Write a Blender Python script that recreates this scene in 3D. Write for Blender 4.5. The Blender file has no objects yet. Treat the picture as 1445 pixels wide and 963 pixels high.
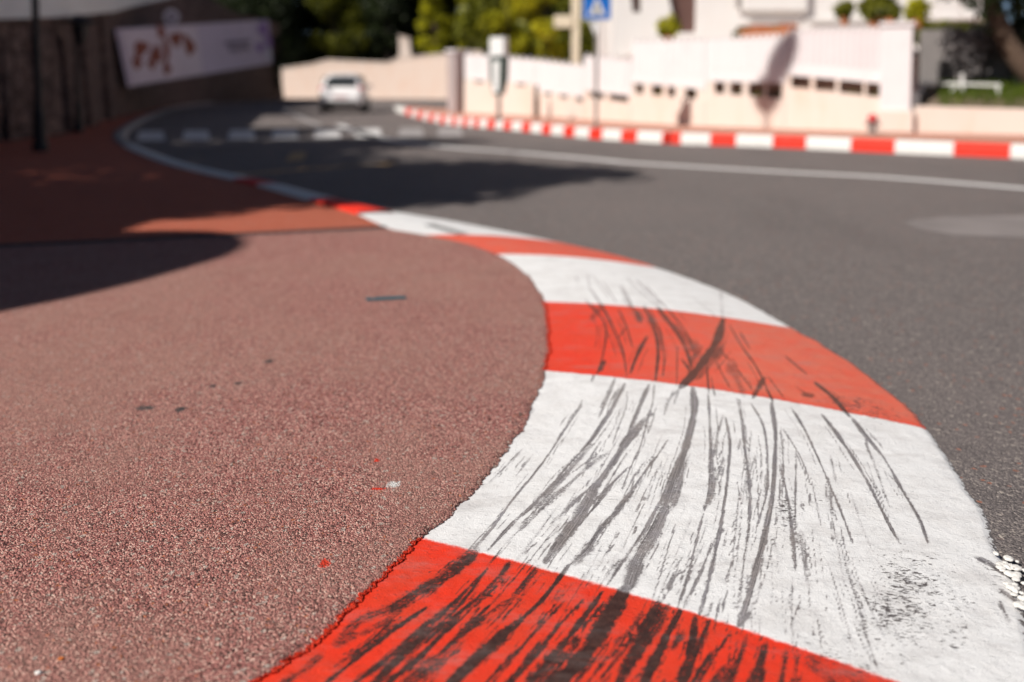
import bpy, bmesh, math, random
import numpy as np
from mathutils import Vector, Matrix
from mathutils.geometry import tessellate_polygon

random.seed(7)
RNG = np.random.default_rng(11)
R = math.radians
scene = bpy.context.scene
COL = scene.collection

# ------------------------------------------------------------------ camera
CAM_H, F_PX, PW, PH = 1.1, 1300.0, 1445.0, 963.0
PITCH, HORIZON = R(4.0), 117.0
YC = HORIZON + F_PX * math.tan(PITCH)
cam_data = bpy.data.cameras.new('camera')
cam = bpy.data.objects.new('camera', cam_data)
COL.objects.link(cam)
cam.location = (0, 0, CAM_H)
cam.rotation_euler = (R(90) - PITCH, 0, 0)
cam_data.sensor_fit = 'HORIZONTAL'
cam_data.sensor_width = 36.0
cam_data.lens = F_PX / PW * 36.0
cam_data.shift_y = -(PH / 2 - YC) / PW
cam_data.clip_start = 0.05
cam_data.clip_end = 4000
cam_data.dof.use_dof = True
cam_data.dof.focus_distance = 2.2
cam_data.dof.aperture_fstop = 1.28
scene.camera = cam

def ray(px, py):
    a, b = (px - PW / 2) / F_PX, (YC - py) / F_PX
    s, c = math.sin(PITCH), math.cos(PITCH)
    return (a, b * s + c, b * c - s)
def G(px, py, z=0.0):                      # photograph pixel -> point of the plane at height z
    x, y, w = ray(px, py)
    t = (z - CAM_H) / w
    return Vector((x * t, y * t, z))
def D(px, py, Y):                          # photograph pixel -> point at distance Y
    x, y, w = ray(px, py)
    t = Y / y
    return Vector((x * t, Y, CAM_H + w * t))
def project(P):
    s, c = math.sin(PITCH), math.cos(PITCH)
    x, y, z = P[:, 0], P[:, 1], P[:, 2] - CAM_H
    fw = np.maximum(y * c - z * s, 0.02)
    up = y * s + z * c
    return np.stack([PW / 2 + F_PX * x / fw, YC - F_PX * up / fw], 1)

# ------------------------------------------------------------------ helpers
def props(o, label=None, cat=None, group=None, kind=None):
    if label: o['label'] = label
    if cat: o['category'] = cat
    if group: o['group'] = group
    if kind: o['kind'] = kind
    return o
def thing(name, label, cat, loc=(0, 0, 0), rz=0.0, group=None):
    o = bpy.data.objects.new(name, None)
    COL.objects.link(o)
    o.location = loc
    o.rotation_euler = (0, 0, rz)
    return props(o, label, cat, group)
def link(name, me, mat, parent=None, smooth=False):
    o = bpy.data.objects.new(name, me)
    COL.objects.link(o)
    if mat: me.materials.append(mat)
    if parent: o.parent = parent
    if smooth:
        for p in me.polygons: p.use_smooth = True
    return o
def from_bm(name, bm, mat, parent=None, smooth=False, bevel=0):
    if bevel:
        bmesh.ops.bevel(bm, geom=[e for e in bm.edges], offset=bevel, segments=2, affect='EDGES', profile=.5)
    bmesh.ops.recalc_face_normals(bm, faces=bm.faces)
    me = bpy.data.meshes.new(name)
    bm.to_mesh(me); bm.free()
    return link(name, me, mat, parent, smooth)
def pydata(name, verts, faces, mat, parent=None, smooth=False):
    me = bpy.data.meshes.new(name)
    me.from_pydata([tuple(v) for v in verts], [], faces)
    me.update()
    return link(name, me, mat, parent, smooth)
def quads_np(name, V, Q, mat, parent=None, smooth=False, attrs=None):
    me = bpy.data.meshes.new(name)
    n, m = len(V), len(Q)
    me.vertices.add(n); me.vertices.foreach_set('co', V.astype(np.float32).ravel())
    me.loops.add(m * 4); me.loops.foreach_set('vertex_index', Q.astype(np.int32).ravel())
    me.polygons.add(m)
    me.polygons.foreach_set('loop_start', np.arange(0, m * 4, 4, dtype=np.int32))
    me.update(calc_edges=True)
    if smooth: me.polygons.foreach_set('use_smooth', np.ones(m, bool))
    for k, a in (attrs or {}).items():
        if a.ndim == 2:
            at = me.attributes.new(k, 'FLOAT_VECTOR', 'POINT'); at.data.foreach_set('vector', a.astype(np.float32).ravel())
        else:
            at = me.attributes.new(k, 'FLOAT', 'POINT'); at.data.foreach_set('value', a.astype(np.float32))
    return link(name, me, mat, parent)
def grid_quads(nr, nc):
    i = np.arange(nr - 1)[:, None] * nc + np.arange(nc - 1)[None, :]
    return np.stack([i, i + 1, i + nc + 1, i + nc], -1).reshape(-1, 4)
def bm_box(bm, c, s, rz=0.0, rot=None):
    m = Matrix.Translation(Vector(c)) @ (rot.to_4x4() if rot else Matrix.Rotation(rz, 4, 'Z')) @ Matrix.Diagonal((s[0], s[1], s[2], 1))
    return bmesh.ops.create_cube(bm, size=1.0, matrix=m)
def bm_tube(bm, pts, rad, n=10, caps=True):
    pts = [Vector(p) for p in pts]
    rings = []
    for i, p in enumerate(pts):
        d = (pts[min(i + 1, len(pts) - 1)] - pts[max(i - 1, 0)]).normalized()
        a = d.cross(Vector((0, 0, 1)))
        if a.length < 1e-3: a = d.cross(Vector((1, 0, 0)))
        a.normalize(); b = d.cross(a)
        r = rad[i] if isinstance(rad, (list, tuple)) else rad
        rings.append([bm.verts.new(p + a * r * math.cos(2 * math.pi * k / n) + b * r * math.sin(2 * math.pi * k / n)) for k in range(n)])
    for i in range(len(rings) - 1):
        for k in range(n):
            bm.faces.new((rings[i][k], rings[i][(k + 1) % n], rings[i + 1][(k + 1) % n], rings[i + 1][k]))
    if caps:
        bm.faces.new(rings[0][::-1]); bm.faces.new(rings[-1])
def bm_lathe(bm, prof, c=(0, 0, 0), n=20):
    bm_tube(bm, [(c[0], c[1], c[2] + z) for r, z in prof], [max(r, .0005) for r, z in prof], n)
def bm_prism(bm, poly, dirv):
    a = [bm.verts.new(Vector(p)) for p in poly]
    b = [bm.verts.new(Vector(p) + Vector(dirv)) for p in poly]
    bm.faces.new(a); bm.faces.new(b[::-1])
    for i in range(len(a)):
        j = (i + 1) % len(a)
        bm.faces.new((a[i], b[i], b[j], a[j]))
def sheet(name, poly, mat, parent=None):
    poly = [Vector(p) for p in poly]
    tris = tessellate_polygon([poly])
    o = pydata(name, poly, [tuple(t) for t in tris], mat, parent)
    bm = bmesh.new(); bm.from_mesh(o.data)
    bmesh.ops.recalc_face_normals(bm, faces=bm.faces)
    for f in bm.faces:
        if f.normal.z < 0: f.normal_flip()
    bm.to_mesh(o.data); bm.free()
    return o
def catmull(keys, vals, q):
    """smooth interpolation of vals (n,k) given at keys, sampled at q"""
    keys = np.asarray(keys, float); vals = np.asarray(vals, float); q = np.asarray(q, float)
    m = np.zeros_like(vals)
    h = np.diff(keys)[:, None]; d = np.diff(vals, axis=0) / h
    m[1:-1] = (d[:-1] * h[1:] + d[1:] * h[:-1]) / (h[1:] + h[:-1]); m[0] = d[0]; m[-1] = d[-1]
    i = np.clip(np.searchsorted(keys, q) - 1, 0, len(keys) - 2)
    hh = (keys[i + 1] - keys[i])[:, None]; t = ((q - keys[i])[:, None]) / hh
    t2, t3 = t * t, t * t * t
    return (2*t3 - 3*t2 + 1) * vals[i] + (t3 - 2*t2 + t) * hh * m[i] + (-2*t3 + 3*t2) * vals[i+1] + (t3 - t2) * hh * m[i+1]
def noise1(x, seed, scale):
    r = np.random.default_rng(seed).uniform(-1, 1, 4096)
    x = np.asarray(x) * scale + 1000
    i = np.floor(x).astype(int); f = x - i; f = f * f * (3 - 2 * f)
    return r[i % 4096] * (1 - f) + r[(i + 1) % 4096] * f

# ------------------------------------------------------------------ materials
class N:
    def __init__(self, name):
        self.m = bpy.data.materials.new(name); self.m.use_nodes = True
        self.t = self.m.node_tree; self.t.nodes.clear()
        self.out = self.t.nodes.new('ShaderNodeOutputMaterial')
        self.b = self.t.nodes.new('ShaderNodeBsdfPrincipled')
        self.t.links.new(self.b.outputs[0], self.out.inputs[0])
    def n(self, kind, **kw):
        x = self.t.nodes.new(kind)
        for k, v in kw.items(): setattr(x, k, v)
        return x
    def set(self, inp, v):
        if isinstance(v, bpy.types.NodeSocket): self.t.links.new(v, inp)
        else: inp.default_value = v
    def math(self, op, a, b=0.0, c=None, clamp=False):
        x = self.n('ShaderNodeMath', operation=op, use_clamp=clamp)
        self.set(x.inputs[0], a); self.set(x.inputs[1], b)
        if c is not None: self.set(x.inputs[2], c)
        return x.outputs[0]
    def step(self, v, lo, hi, a=0.0, b=1.0):
        x = self.n('ShaderNodeMapRange', interpolation_type='SMOOTHSTEP')
        self.set(x.inputs['Value'], v); self.set(x.inputs['From Min'], lo); self.set(x.inputs['From Max'], hi)
        self.set(x.inputs['To Min'], a); self.set(x.inputs['To Max'], b)
        return x.outputs[0]
    def mix(self, f, a, b, mode='MIX'):
        x = self.n('ShaderNodeMix', data_type='RGBA', blend_type=mode)
        self.set(x.inputs[0], f)
        for s, v in ((x.inputs[6], a), (x.inputs[7], b)):
            self.set(s, v if isinstance(v, bpy.types.NodeSocket) else (*v, 1.0))
        return x.outputs[2]
    def pos(self):
        if not hasattr(self, '_p'): self._p = self.n('ShaderNodeNewGeometry').outputs['Position']
        return self._p
    def obj(self):
        return self.n('ShaderNodeTexCoord').outputs['Object']
    def attr(self, name, vec=False):
        a = self.n('ShaderNodeAttribute', attribute_name=name)
        return a.outputs['Vector' if vec else 'Fac']
    def scale(self, v, s):
        x = self.n('ShaderNodeVectorMath', operation='MULTIPLY')
        self.set(x.inputs[0], v); x.inputs[1].default_value = s
        return x.outputs[0]
    def noise(self, scale, detail=3, rough=.55, vec=None, dist=0.0):
        x = self.n('ShaderNodeTexNoise')
        x.inputs['Scale'].default_value = scale; x.inputs['Detail'].default_value = detail
        x.inputs['Roughness'].default_value = rough; x.inputs['Distortion'].default_value = dist
        self.set(x.inputs['Vector'], vec if vec is not None else self.pos())
        return x.outputs['Fac']
    def voro(self, scale, vec=None, feature='F1', rnd=1.0):
        x = self.n('ShaderNodeTexVoronoi', feature=feature)
        x.inputs['Scale'].default_value = scale; x.inputs['Randomness'].default_value = rnd
        self.set(x.inputs['Vector'], vec if vec is not None else self.pos())
        return x
    def ramp(self, f, stops):
        x = self.n('ShaderNodeValToRGB')
        e = x.color_ramp.elements
        while len(e) < len(stops): e.new(0.5)
        for el, (p, c) in zip(e, stops): el.position = p; el.color = (*c, 1.0)
        self.set(x.inputs[0], f)
        return x.outputs[0]
    def bump(self, h, dist, strength=1.0, prev=None):
        x = self.n('ShaderNodeBump')
        x.inputs['Strength'].default_value = strength; x.inputs['Distance'].default_value = dist
        self.set(x.inputs['Height'], h)
        if prev is not None: self.set(x.inputs['Normal'], prev)
        return x.outputs[0]
    def done(self, col=None, rough=.7, normal=None, metal=0.0, spec=.4, **kw):
        if col is not None: self.set(self.b.inputs['Base Color'], col if isinstance(col, bpy.types.NodeSocket) else (*col, 1.0))
        self.set(self.b.inputs['Roughness'], rough); self.b.inputs['Metallic'].default_value = metal
        self.b.inputs['Specular IOR Level'].default_value = spec
        if normal is not None: self.set(self.b.inputs['Normal'], normal)
        for k, v in kw.items(): self.set(self.b.inputs[k], v)
        return self.m

def simple(name, col, rough=.6, var=.25, scale=6.0, metal=0.0, spec=.4, bump=.002, bscale=40.0):
    k = N(name)
    f = k.noise(scale, 4)
    c = k.mix(f, tuple(max(0, x * (1 - var)) for x in col), tuple(min(1, x * (1 + var)) for x in col))
    nb = k.bump(k.noise(bscale, 4), bump) if bump else None
    return k.done(c, rough, nb, metal, spec)

RED, WHITE = (.80, .036, .010), (.83, .83, .835)
def mat_kerb():
    k = N('kerb_paint')
    p = k.pos()
    band, rub, speck, haze, tt, edge = (k.attr(a) for a in ('band', 'rub', 'speck', 'haze', 'tt', 'edge'))
    st = k.attr('stroke', True)
    wob = k.math('ADD', k.math('MULTIPLY', k.math('SUBTRACT', k.noise(38, 3), .5), .016),
                 k.math('MULTIPLY', k.math('SUBTRACT', k.noise(240, 2), .5), .008))
    u = k.math('ADD', band, wob)
    saw = k.math('PINGPONG', k.math('ADD', u, 1.5), 1.0)              # 0.5 at the paint joints
    isw = k.step(saw, .494, .506)
    # paints: worn and sun bleached
    big = k.noise(2.2, 3)
    wv = k.mix(k.step(k.noise(9, 5, .65), .4, .75), WHITE, (.755, .745, .74))
    wv = k.mix(k.step(k.noise(70, 3), .62, .8, 0, .35), wv, (.62, .60, .58))
    wv = k.mix(k.math('MULTIPLY', big, .25), wv, (.80, .775, .765))
    rv = k.mix(k.step(k.noise(7, 5, .65), .35, .75), RED, (.70, .05, .018))
    rv = k.mix(k.step(k.noise(120, 2), .6, .8, 0, .4), rv, (.58, .06, .03))
    dust = k.math('MULTIPLY', haze, k.step(k.noise(14, 5, .7), .25, .75, .55, 1.0))
    rv = k.mix(dust, rv, (.70, .17, .105))
    paint = k.mix(isw, rv, wv)
    # rubber: streaks that run along each skid
    h1 = k.noise(1.0, 4, .6, k.scale(p, (55, 130, 55)), .4)
    sn = k.noise(1.0, 5, .75, k.scale(st, (380, 10, 17)))
    gn = k.noise(230, 4, .75)
    bn = k.noise(1.0, 3, .6, k.scale(p, (150, 330, 150)), .5)
    s = k.math('ADD', rub, k.math('MULTIPLY', k.math('SUBTRACT', sn, .5), 1.9))
    s = k.math('ADD', s, k.math('MULTIPLY', k.math('SUBTRACT', gn, .5), 1.3))
    s = k.math('ADD', s, k.math('MULTIPLY', k.math('SUBTRACT', bn, .5), 1.5))
    s = k.math('ADD', s, k.math('MULTIPLY', k.math('SUBTRACT', h1, .5), .8))
    rm = k.step(s, .26, .62)
    core = k.step(rub, .25, .80)                                    # the middle of a broad mark is polished grey, its rims stay black
    tone = k.noise(1.0, 5, .72, k.scale(st, (300, 7, 17)))
    tone = k.math('ADD', tone, k.math('MULTIPLY', k.math('SUBTRACT', gn, .5), .55))
    grey = k.mix(k.step(k.noise(9, 2), .3, .7), (.30, .285, .31), (.33, .29, .275))
    onw = k.mix(k.math('MULTIPLY', k.step(tone, .36, .64), k.math('ADD', .22, k.math('MULTIPLY', core, .78))), (.040, .030, .031), grey)
    onr = k.mix(k.step(k.noise(70, 4, .7), .35, .7), (.020, .012, .010), (.058, .030, .023))
    onr = k.mix(k.math('MULTIPLY', haze, .75), onr, (.17, .062, .042))
    onw = k.mix(k.math('MULTIPLY', k.step(band, 3.0, 3.05), .6), onw, (.42, .38, .38))
    rc = k.mix(isw, onr, onw)
    smear = k.math('MULTIPLY', k.step(k.math('ADD', rub, k.math('MULTIPLY', k.math('SUBTRACT', k.noise(1.0, 4, .65, k.scale(st, (120, 5, 17))), .5), 1.1)), -.45, .45), k.step(gn, .2, .7, .12, .42))
    paint = k.mix(smear, paint, k.mix(isw, (.16, .05, .035), (.40, .375, .39)))
    amt = k.math('MULTIPLY', rm, k.mix(isw, (.97, .97, .97), (.90, .90, .90)))
    c = k.mix(amt, paint, rc)
    # thin scratches and grime drawn out along the marks
    fine = k.noise(1.0, 5, .7, k.scale(st, (900, 6, 17)))
    c = k.mix(k.math('MULTIPLY', k.step(fine, .60, .74), k.step(rub, -.30, .35, .05, .6)), c, rc)
    grime = k.noise(1.0, 5, .7, k.scale(p, (6, 14, 6)))
    c = k.mix(k.step(grime, .46, .78, 0, .34), c, (.30, .26, .25))
    chip = k.math('ADD', k.noise(48, 6, .8), k.math('MULTIPLY', k.step(edge, .16, .02), .07))
    c = k.mix(k.step(chip, .735, .75, 0, .8), c, (.20, .17, .16))
    # rubber caught on the high spots
    sp_v = k.scale(p, (70, 150, 70))
    spn = k.noise(1.0, 4, .68, sp_v, .6)
    spm = k.step(k.math('ADD', spn, k.math('MULTIPLY', k.math('MULTIPLY', speck, k.step(k.noise(24, 3, .6), .30, .56, .5, 1.0)), .26)), .755, .79)
    c = k.mix(k.math('MULTIPLY', spm, .92), c, (.055, .042, .042))
    # pits
    pit = k.noise(1.0, 2, .5, k.scale(p, (120, 210, 120)))
    c = k.mix(k.step(pit, .80, .83, 0, .85), c, (.10, .085, .08))
    # the paint is lost at both edges
    en = k.math('ADD', edge, k.math('MULTIPLY', k.math('SUBTRACT', k.noise(90, 4, .7), .5), .075))
    lost = k.step(en, .008, .004)
    c = k.mix(lost, c, k.mix(k.noise(200, 2), (.05, .045, .045), (.22, .19, .18)))
    h2 = k.noise(330, 3)
    h3 = k.noise(16, 4)
    nb = k.bump(h3, .006, 1.0)
    nb = k.bump(k.step(h1, .52, .80), .0015, 1.0, nb)
    nb = k.bump(h2, .0016, 1.0, nb)
    nb = k.bump(bn, .0012, 1.0, nb)
    nb = k.bump(k.math('MULTIPLY', isw, 1.0), .0012, 1.0, nb)
    return k.done(c, k.math('ADD', .46, k.math('MULTIPLY', h1, .3)), nb, spec=.35)

DABS = [(531, 650, .012, .014, (.74, .04, .014)), (534, 690, .022, .010, (.74, .04, .014)), (556, 684, .022, .026, (.76, .74, .72)), (459, 795, .016, .022, (.70, .05, .02)),
        (380, 510, .020, .035, (.075, .062, .062)), (336, 541, .018, .02, (.09, .07, .07)), (255, 578, .020, .035, (.08, .066, .066)), (205, 576, .04, .03, (.10, .08, .078)),
        (628, 742, .018, .03, (.06, .05, .05)), (735, 585, .010, .02, (.14, .08, .07)), (300, 545, .016, .02, (.09, .07, .07))]
def mat_pavement(name, tone, near=True):
    k = N(name)
    p = k.pos()
    v = k.voro(250); v2 = k.voro(120)
    sep = k.n('ShaderNodeSeparateColor'); k.set(sep.inputs[0], v.outputs['Color'])
    sep2 = k.n('ShaderNodeSeparateColor'); k.set(sep2.inputs[0], v2.outputs['Color'])
    a, b, d = tone
    c = k.ramp(sep.outputs[0], [(0, a), (.16, tuple(x * 1.2 for x in a)), (.26, tuple(x * .70 for x in b)), (.70, tuple(x * 1.12 for x in b)), (.94, d), (1.0, tuple(min(.8, x * 1.35) for x in d))])
    big = k.step(k.math('ADD', k.math('MULTIPLY', k.noise(.75, 4, .6), .75), k.math('MULTIPLY', k.noise(5, 4), .25)), .40, .60)
    c = k.mix(k.math('MULTIPLY', big, .5), c, (.44, .248, .20), 'MIX') if near else c
    c = k.mix(k.step(k.noise(3.1, 5, .7), .52, .78, 0, .35), c, tuple(x * .55 for x in b))
    c = k.mix(k.step(sep2.outputs[1], .965, .985, 0, .8), c, (.55, .46, .40))
    c = k.mix(k.step(sep2.outputs[2], .985, .992, 0, .8), c, (.50, .16, .07))
    if near:
        ed, band = k.attr('edge'), k.attr('band')
        isw = k.step(k.math('PINGPONG', k.math('ADD', band, 1.5), 1.0), .497, .503)
        pn = k.math('ADD', ed, k.math('MULTIPLY', k.math('SUBTRACT', k.noise(110, 4, .75), .5), .075))
        pn = k.math('ADD', pn, k.math('MULTIPLY', isw, .022))
        c = k.mix(k.step(pn, .018, .012), c, k.mix(isw, (.80, .045, .014), (.72, .70, .68)))
        # stray dabs of paint trodden over the surface
        dab = k.noise(21, 5, .72)
        c = k.mix(k.math('MULTIPLY', k.step(dab, .775, .79), k.step(ed, 1.3, .1)), c, (.72, .05, .02))
        c = k.mix(k.step(k.noise(26, 4, .6, k.scale(p, (.55, 1.6, 1))), .765, .80, 0, .65), c, (.085, .07, .07))
        gn2 = k.math('MULTIPLY', k.math('SUBTRACT', k.noise(120, 4, .75), .5), 3.2)
        for px, py, rx, rl, col in DABS:                            # stains and dabs of paint lying on the surface
            q = G(px, py, .045)
            dx = k.n('ShaderNodeVectorMath', operation='SUBTRACT'); k.set(dx.inputs[0], p); dx.inputs[1].default_value = q
            dl = k.n('ShaderNodeVectorMath', operation='LENGTH'); k.set(dl.inputs[0], k.scale(dx.outputs[0], (1 / rx, 1 / rl, 0)))
            c = k.mix(k.step(k.math('ADD', dl.outputs['Value'], gn2), .80, .62), c, col)
    h = k.math('SUBTRACT', 1.0, k.math('MULTIPLY', v.outputs['Distance'], 1.0))
    nb = k.bump(k.noise(9, 4), .012, .6)
    nb = k.bump(v2.outputs['Distance'], .004, -1.0 if False else .7, nb)
    nb = k.bump(h, .0055, 1.0, nb)
    nb = k.bump(k.noise(420, 2), .0012, .8, nb)
    return k.done(c, .82, nb, spec=.3)

def mat_asphalt():
    k = N('asphalt')
    v = k.voro(210); v2 = k.voro(90)
    sep = k.n('ShaderNodeSeparateColor'); k.set(sep.inputs[0], v.outputs['Color'])
    sep2 = k.n('ShaderNodeSeparateColor'); k.set(sep2.inputs[0], v2.outputs['Color'])
    c = k.ramp(sep.outputs[0], [(0, (.060, .053, .054)), (.45, (.140, .122, .121)), (.8, (.205, .178, .172)), (.95, (.38, .33, .30)), (1, (.55, .48, .43))])
    big = k.noise(.35, 4, .6)
    c = k.mix(k.step(k.noise(1.0, 4, .6, k.scale(k.pos(), (.9, .22, 1))), .45, .75, 0, .4), c, (.105, .092, .090))
    c = k.mix(k.step(big, .35, .7, 0, .55), c, (.200, .168, .160))
    c = k.mix(k.step(k.noise(2.3, 5, .7), .55, .8, 0, .45), c, (.115, .100, .098))
    c = k.mix(k.step(sep2.outputs[1], .97, .985, 0, .85), c, (.40, .35, .31))
    c = k.mix(k.step(sep2.outputs[2], .985, .99, 0, .8), c, (.34, .14, .09))
    nb = k.bump(k.noise(6, 4), .012, .6)
    nb = k.bump(v2.outputs['Distance'], .004, .8, nb)
    nb = k.bump(k.math('SUBTRACT', 1.0, v.outputs['Distance']), .004, 1.0, nb)
    return k.done(c, .78, nb, spec=.3)

def mat_far_kerb():
    k = N('far_kerb_paint')
    band = k.attr('band')
    u = k.math('ADD', band, k.math('MULTIPLY', k.math('SUBTRACT', k.noise(30, 3), .5), .03))
    isw = k.step(k.math('PINGPONG', k.math('ADD', u, 1.5), 1.0), .48, .52)
    c = k.mix(isw, (.74, .030, .012), (.74, .72, .69))
    c = k.mix(k.step(k.noise(11, 5, .7), .58, .72, 0, .5), c, (.20, .16, .15))
    return k.done(c, .6, k.bump(k.noise(60, 4), .004), spec=.3)

def mat_line(name, col, wear=.55):
    k = N(name)
    c = k.mix(k.step(k.noise(18, 6, .75), wear - .12, wear + .12, 0, .8), col, (.12, .105, .10))
    return k.done(c, .6, k.bump(k.noise(160, 3), .002))

def mat_stone(name, a, b, mortar, sx=2.2, sz=3.2, bd=.05):
    k = N(name)
    v = k.voro(1.0, k.scale(k.pos(), (sx, sx, sz)))
    e = k.voro(1.0, k.scale(k.pos(), (sx, sx, sz)), 'DISTANCE_TO_EDGE')
    sep = k.n('ShaderNodeSeparateColor'); k.set(sep.inputs[0], v.outputs['Color'])
    c = k.mix(sep.outputs[0], a, b)
    c = k.mix(k.noise(7, 5, .7), c, tuple(x * .7 for x in a))
    j = k.step(e.outputs['Distance'], .02, .07)
    c = k.mix(j, mortar, c)
    nb = k.bump(j, bd); nb = k.bump(k.noise(12, 5), .03, 1, nb)
    return k.done(c, .85, nb, spec=.2)

def mat_plaster(name, col, stain, panel=0.0):
    k = N(name)
    drip = k.noise(1.0, 5, .6, k.scale(k.pos(), (3.0, 3.0, .5)))
    c = k.mix(k.step(drip, .45, .75, 0, .6), col, stain)
    c = k.mix(k.step(k.noise(1.3, 5, .7), .5, .75, 0, .5), c, stain)
    return k.done(c, .75, k.bump(k.noise(30, 5), .006), spec=.3)

def mat_leaf(name, dark, light, trans=.35):
    k = N(name)
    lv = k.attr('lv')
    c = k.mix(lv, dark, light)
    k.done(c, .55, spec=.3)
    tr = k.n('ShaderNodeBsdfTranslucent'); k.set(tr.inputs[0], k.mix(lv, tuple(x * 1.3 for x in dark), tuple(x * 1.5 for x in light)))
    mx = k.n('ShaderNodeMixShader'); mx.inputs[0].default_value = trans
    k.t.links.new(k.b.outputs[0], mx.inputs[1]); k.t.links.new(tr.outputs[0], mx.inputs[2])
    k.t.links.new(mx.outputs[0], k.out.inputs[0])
    return k.m

M = {}
M['kerb'] = mat_kerb()
M['pave'] = mat_pavement('mauve_asphalt', ((.045, .018, .017), (.44, .166, .146), (.80, .47, .39)))
M['pave_far'] = mat_pavement('red_asphalt', ((.32, .075, .042), (.56, .130, .070), (.70, .24, .15)), False)
M['asphalt'] = mat_asphalt()
M['far_kerb'] = mat_far_kerb()
M['kerbstone'] = simple('kerbstone', (.36, .33, .31), .75, .3, 5)
M['white_line'] = mat_line('white_road_paint', (.72, .70, .69), .62)
M['worn_line'] = mat_line('worn_road_paint', (.36, .335, .33), .6)
M['yellow_line'] = mat_line('yellow_road_paint', (.62, .36, .10), .5)
M['patch'] = simple('pale_asphalt_patch', (.225, .198, .192), .8, .45, 1.6)
M['joint'] = simple('dark_joint', (.05, .04, .04), .8, .4, 8)
M['rock_wall'] = mat_stone('dark_stone', (.16, .105, .09), (.26, .18, .155), (.07, .05, .045))
M['concrete'] = simple('grey_concrete', (.82, .82, .80), .8, .12, 2)
M['pink_wall'] = mat_plaster('pink_render', (.72, .58, .50), (.70, .47, .36))
M['cream_wall'] = mat_plaster('cream_render', (.74, .635, .565), (.74, .54, .43))
M['white_panel'] = mat_plaster('white_render', (.76, .725, .73), (.70, .63, .64))
M['panel_rib'] = simple('pinkish_panel_rib', (.66, .59, .60), .7, .06, 3)
M['pave_pale'] = mat_pavement('pale_red_asphalt', ((.50, .22, .15), (.70, .34, .25), (.78, .46, .36)), False)
M['shade_grey_render'] = mat_plaster('shade_toned_render', (.42, .35, .345), (.36, .29, .28))  # darker render that carries the shade of the wall pier
M['villa'] = mat_plaster('villa_render', (.82, .79, .77), (.80, .74, .71))
M['brown'] = simple('dark_brown_pane', (.12, .062, .052), .6)
M['terracotta'] = simple('terracotta', (.52, .19, .08), .8, .3, 9)
M['dark_metal'] = simple('dark_metal', (.018, .014, .014), .5, .3, 9, .0)
M['grey_metal'] = simple('galvanised_metal', (.36, .32, .30), .45, .2, 9, .6)
M['green_metal'] = simple('green_metal', (.035, .055, .045), .5, .2, 9)
M['white_metal'] = simple('white_metal', (.80, .79, .77), .5, .06, 5)
M['cream_post'] = simple('cream_concrete', (.72, .62, .47), .8, .12, 5)
M['blue_sign'] = simple('blue_sign_sheet', (.012, .17, .62), .35, .05, 5, bump=0)
M['sign_white'] = simple('white_sign_sheet', (.80, .79, .78), .4, .04, 5, bump=0)
M['sign_black'] = simple('black_sign_sheet', (.02, .02, .02), .4, .04, 5, bump=0)
M['banner'] = simple('lilac_banner', (.64, .53, .64), .7, .12, .6, bump=.01, bscale=3)
M['banner_pale'] = simple('pale_banner', (.76, .64, .70), .7, .12, .6, bump=.01, bscale=3)
M['print_rust'] = simple('rust_print', (.30, .085, .05), .7, .35, 4, bump=0)
M['print_violet'] = simple('violet_print', (.30, .16, .42), .7, .3, 3, bump=0)
M['print_grey'] = simple('grey_print', (.24, .19, .25), .7, .2, 3, bump=0)
M['print_white'] = simple('white_print', (.66, .62, .70), .7, .1, 3, bump=0)
M['bark'] = simple('bark', (.10, .065, .045), .9, .45, 7, bump=.03, bscale=14)
M['dark_bark'] = simple('dark_bark', (.035, .024, .020), .9, .45, 7, bump=.03, bscale=14)
M['leaf_dark'] = mat_leaf('dark_leaf', (.008, .014, .005), (.035, .050, .012), .2)  # very dark tone, also stands in for shade on the far trees
M['leaf_mid'] = mat_leaf('mid_leaf', (.024, .034, .006), (.28, .28, .024), .35)
M['leaf_lime'] = mat_leaf('lime_leaf', (.11, .115, .008), (.66, .62, .03), .45)
M['leaf_grass'] = mat_leaf('grass_blade', (.050, .085, .010), (.17, .22, .025), .35)
M['leaf_silver'] = mat_leaf('silver_leaf', (.10, .09, .09), (.34, .31, .31), .2)
M['car_paint'] = simple('white_car_paint', (.92, .91, .92), .22, .02, 3, bump=0, spec=.6)
M['glass'] = simple('dark_car_glass', (.03, .034, .036), .08, .1, 3, bump=0, spec=.8)
M['tyre'] = simple('tyre_rubber', (.02, .02, .02), .8, .2, 9)
M['rim'] = simple('alloy_rim', (.5, .5, .5), .3, .05, 5, .8, bump=0)
M['tail_light'] = simple('red_lamp_lens', (.55, .02, .03), .2, .1, 5, bump=0)
M['plate'] = simple('number_plate', (.62, .45, .45), .4, .05, 5, bump=0)
M['teal'] = simple('teal_paint', (.035, .13, .16), .6, .25, 30)
M['hedge_core'] = simple('hedge_brown', (.34, .22, .17), .95, .4, 3)  # brown fill inside the hedge and the planting
M['earth'] = simple('dry_earth', (.16, .12, .085), .95, .3, .6)
M['grey_panel'] = simple('grey_fence_paint', (.22, .20, .195), .6, .12, 4)
M['tile'] = simple('pale_terrace_tile', (.66, .58, .53), .7, .12, 4)
M['pebble'] = simple('white_paint_lump', (.74, .72, .69), .6, .1, 60, bump=.001, bscale=400)
M['flower'] = simple('orange_flower', (.55, .16, .04), .8, .4, 14)

# ------------------------------------------------------------------ ground, road
PZ = .045                                                        # level of the near pavement
props(sheet('ground', [(-1500, -1500, -.06), (1500, -1500, -.06), (1500, 1500, -.06), (-1500, 1500, -.06)], M['earth']), 'dry earth ground under and around the street', 'ground', kind='structure')
rd = sheet('road', [(-60, -20, 0), (60, -20, 0), (60, 120, 0), (-60, 120, 0)], M['asphalt'])
props(rd, 'warm grey asphalt road sweeping round the bend', 'road', kind='structure')

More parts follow.
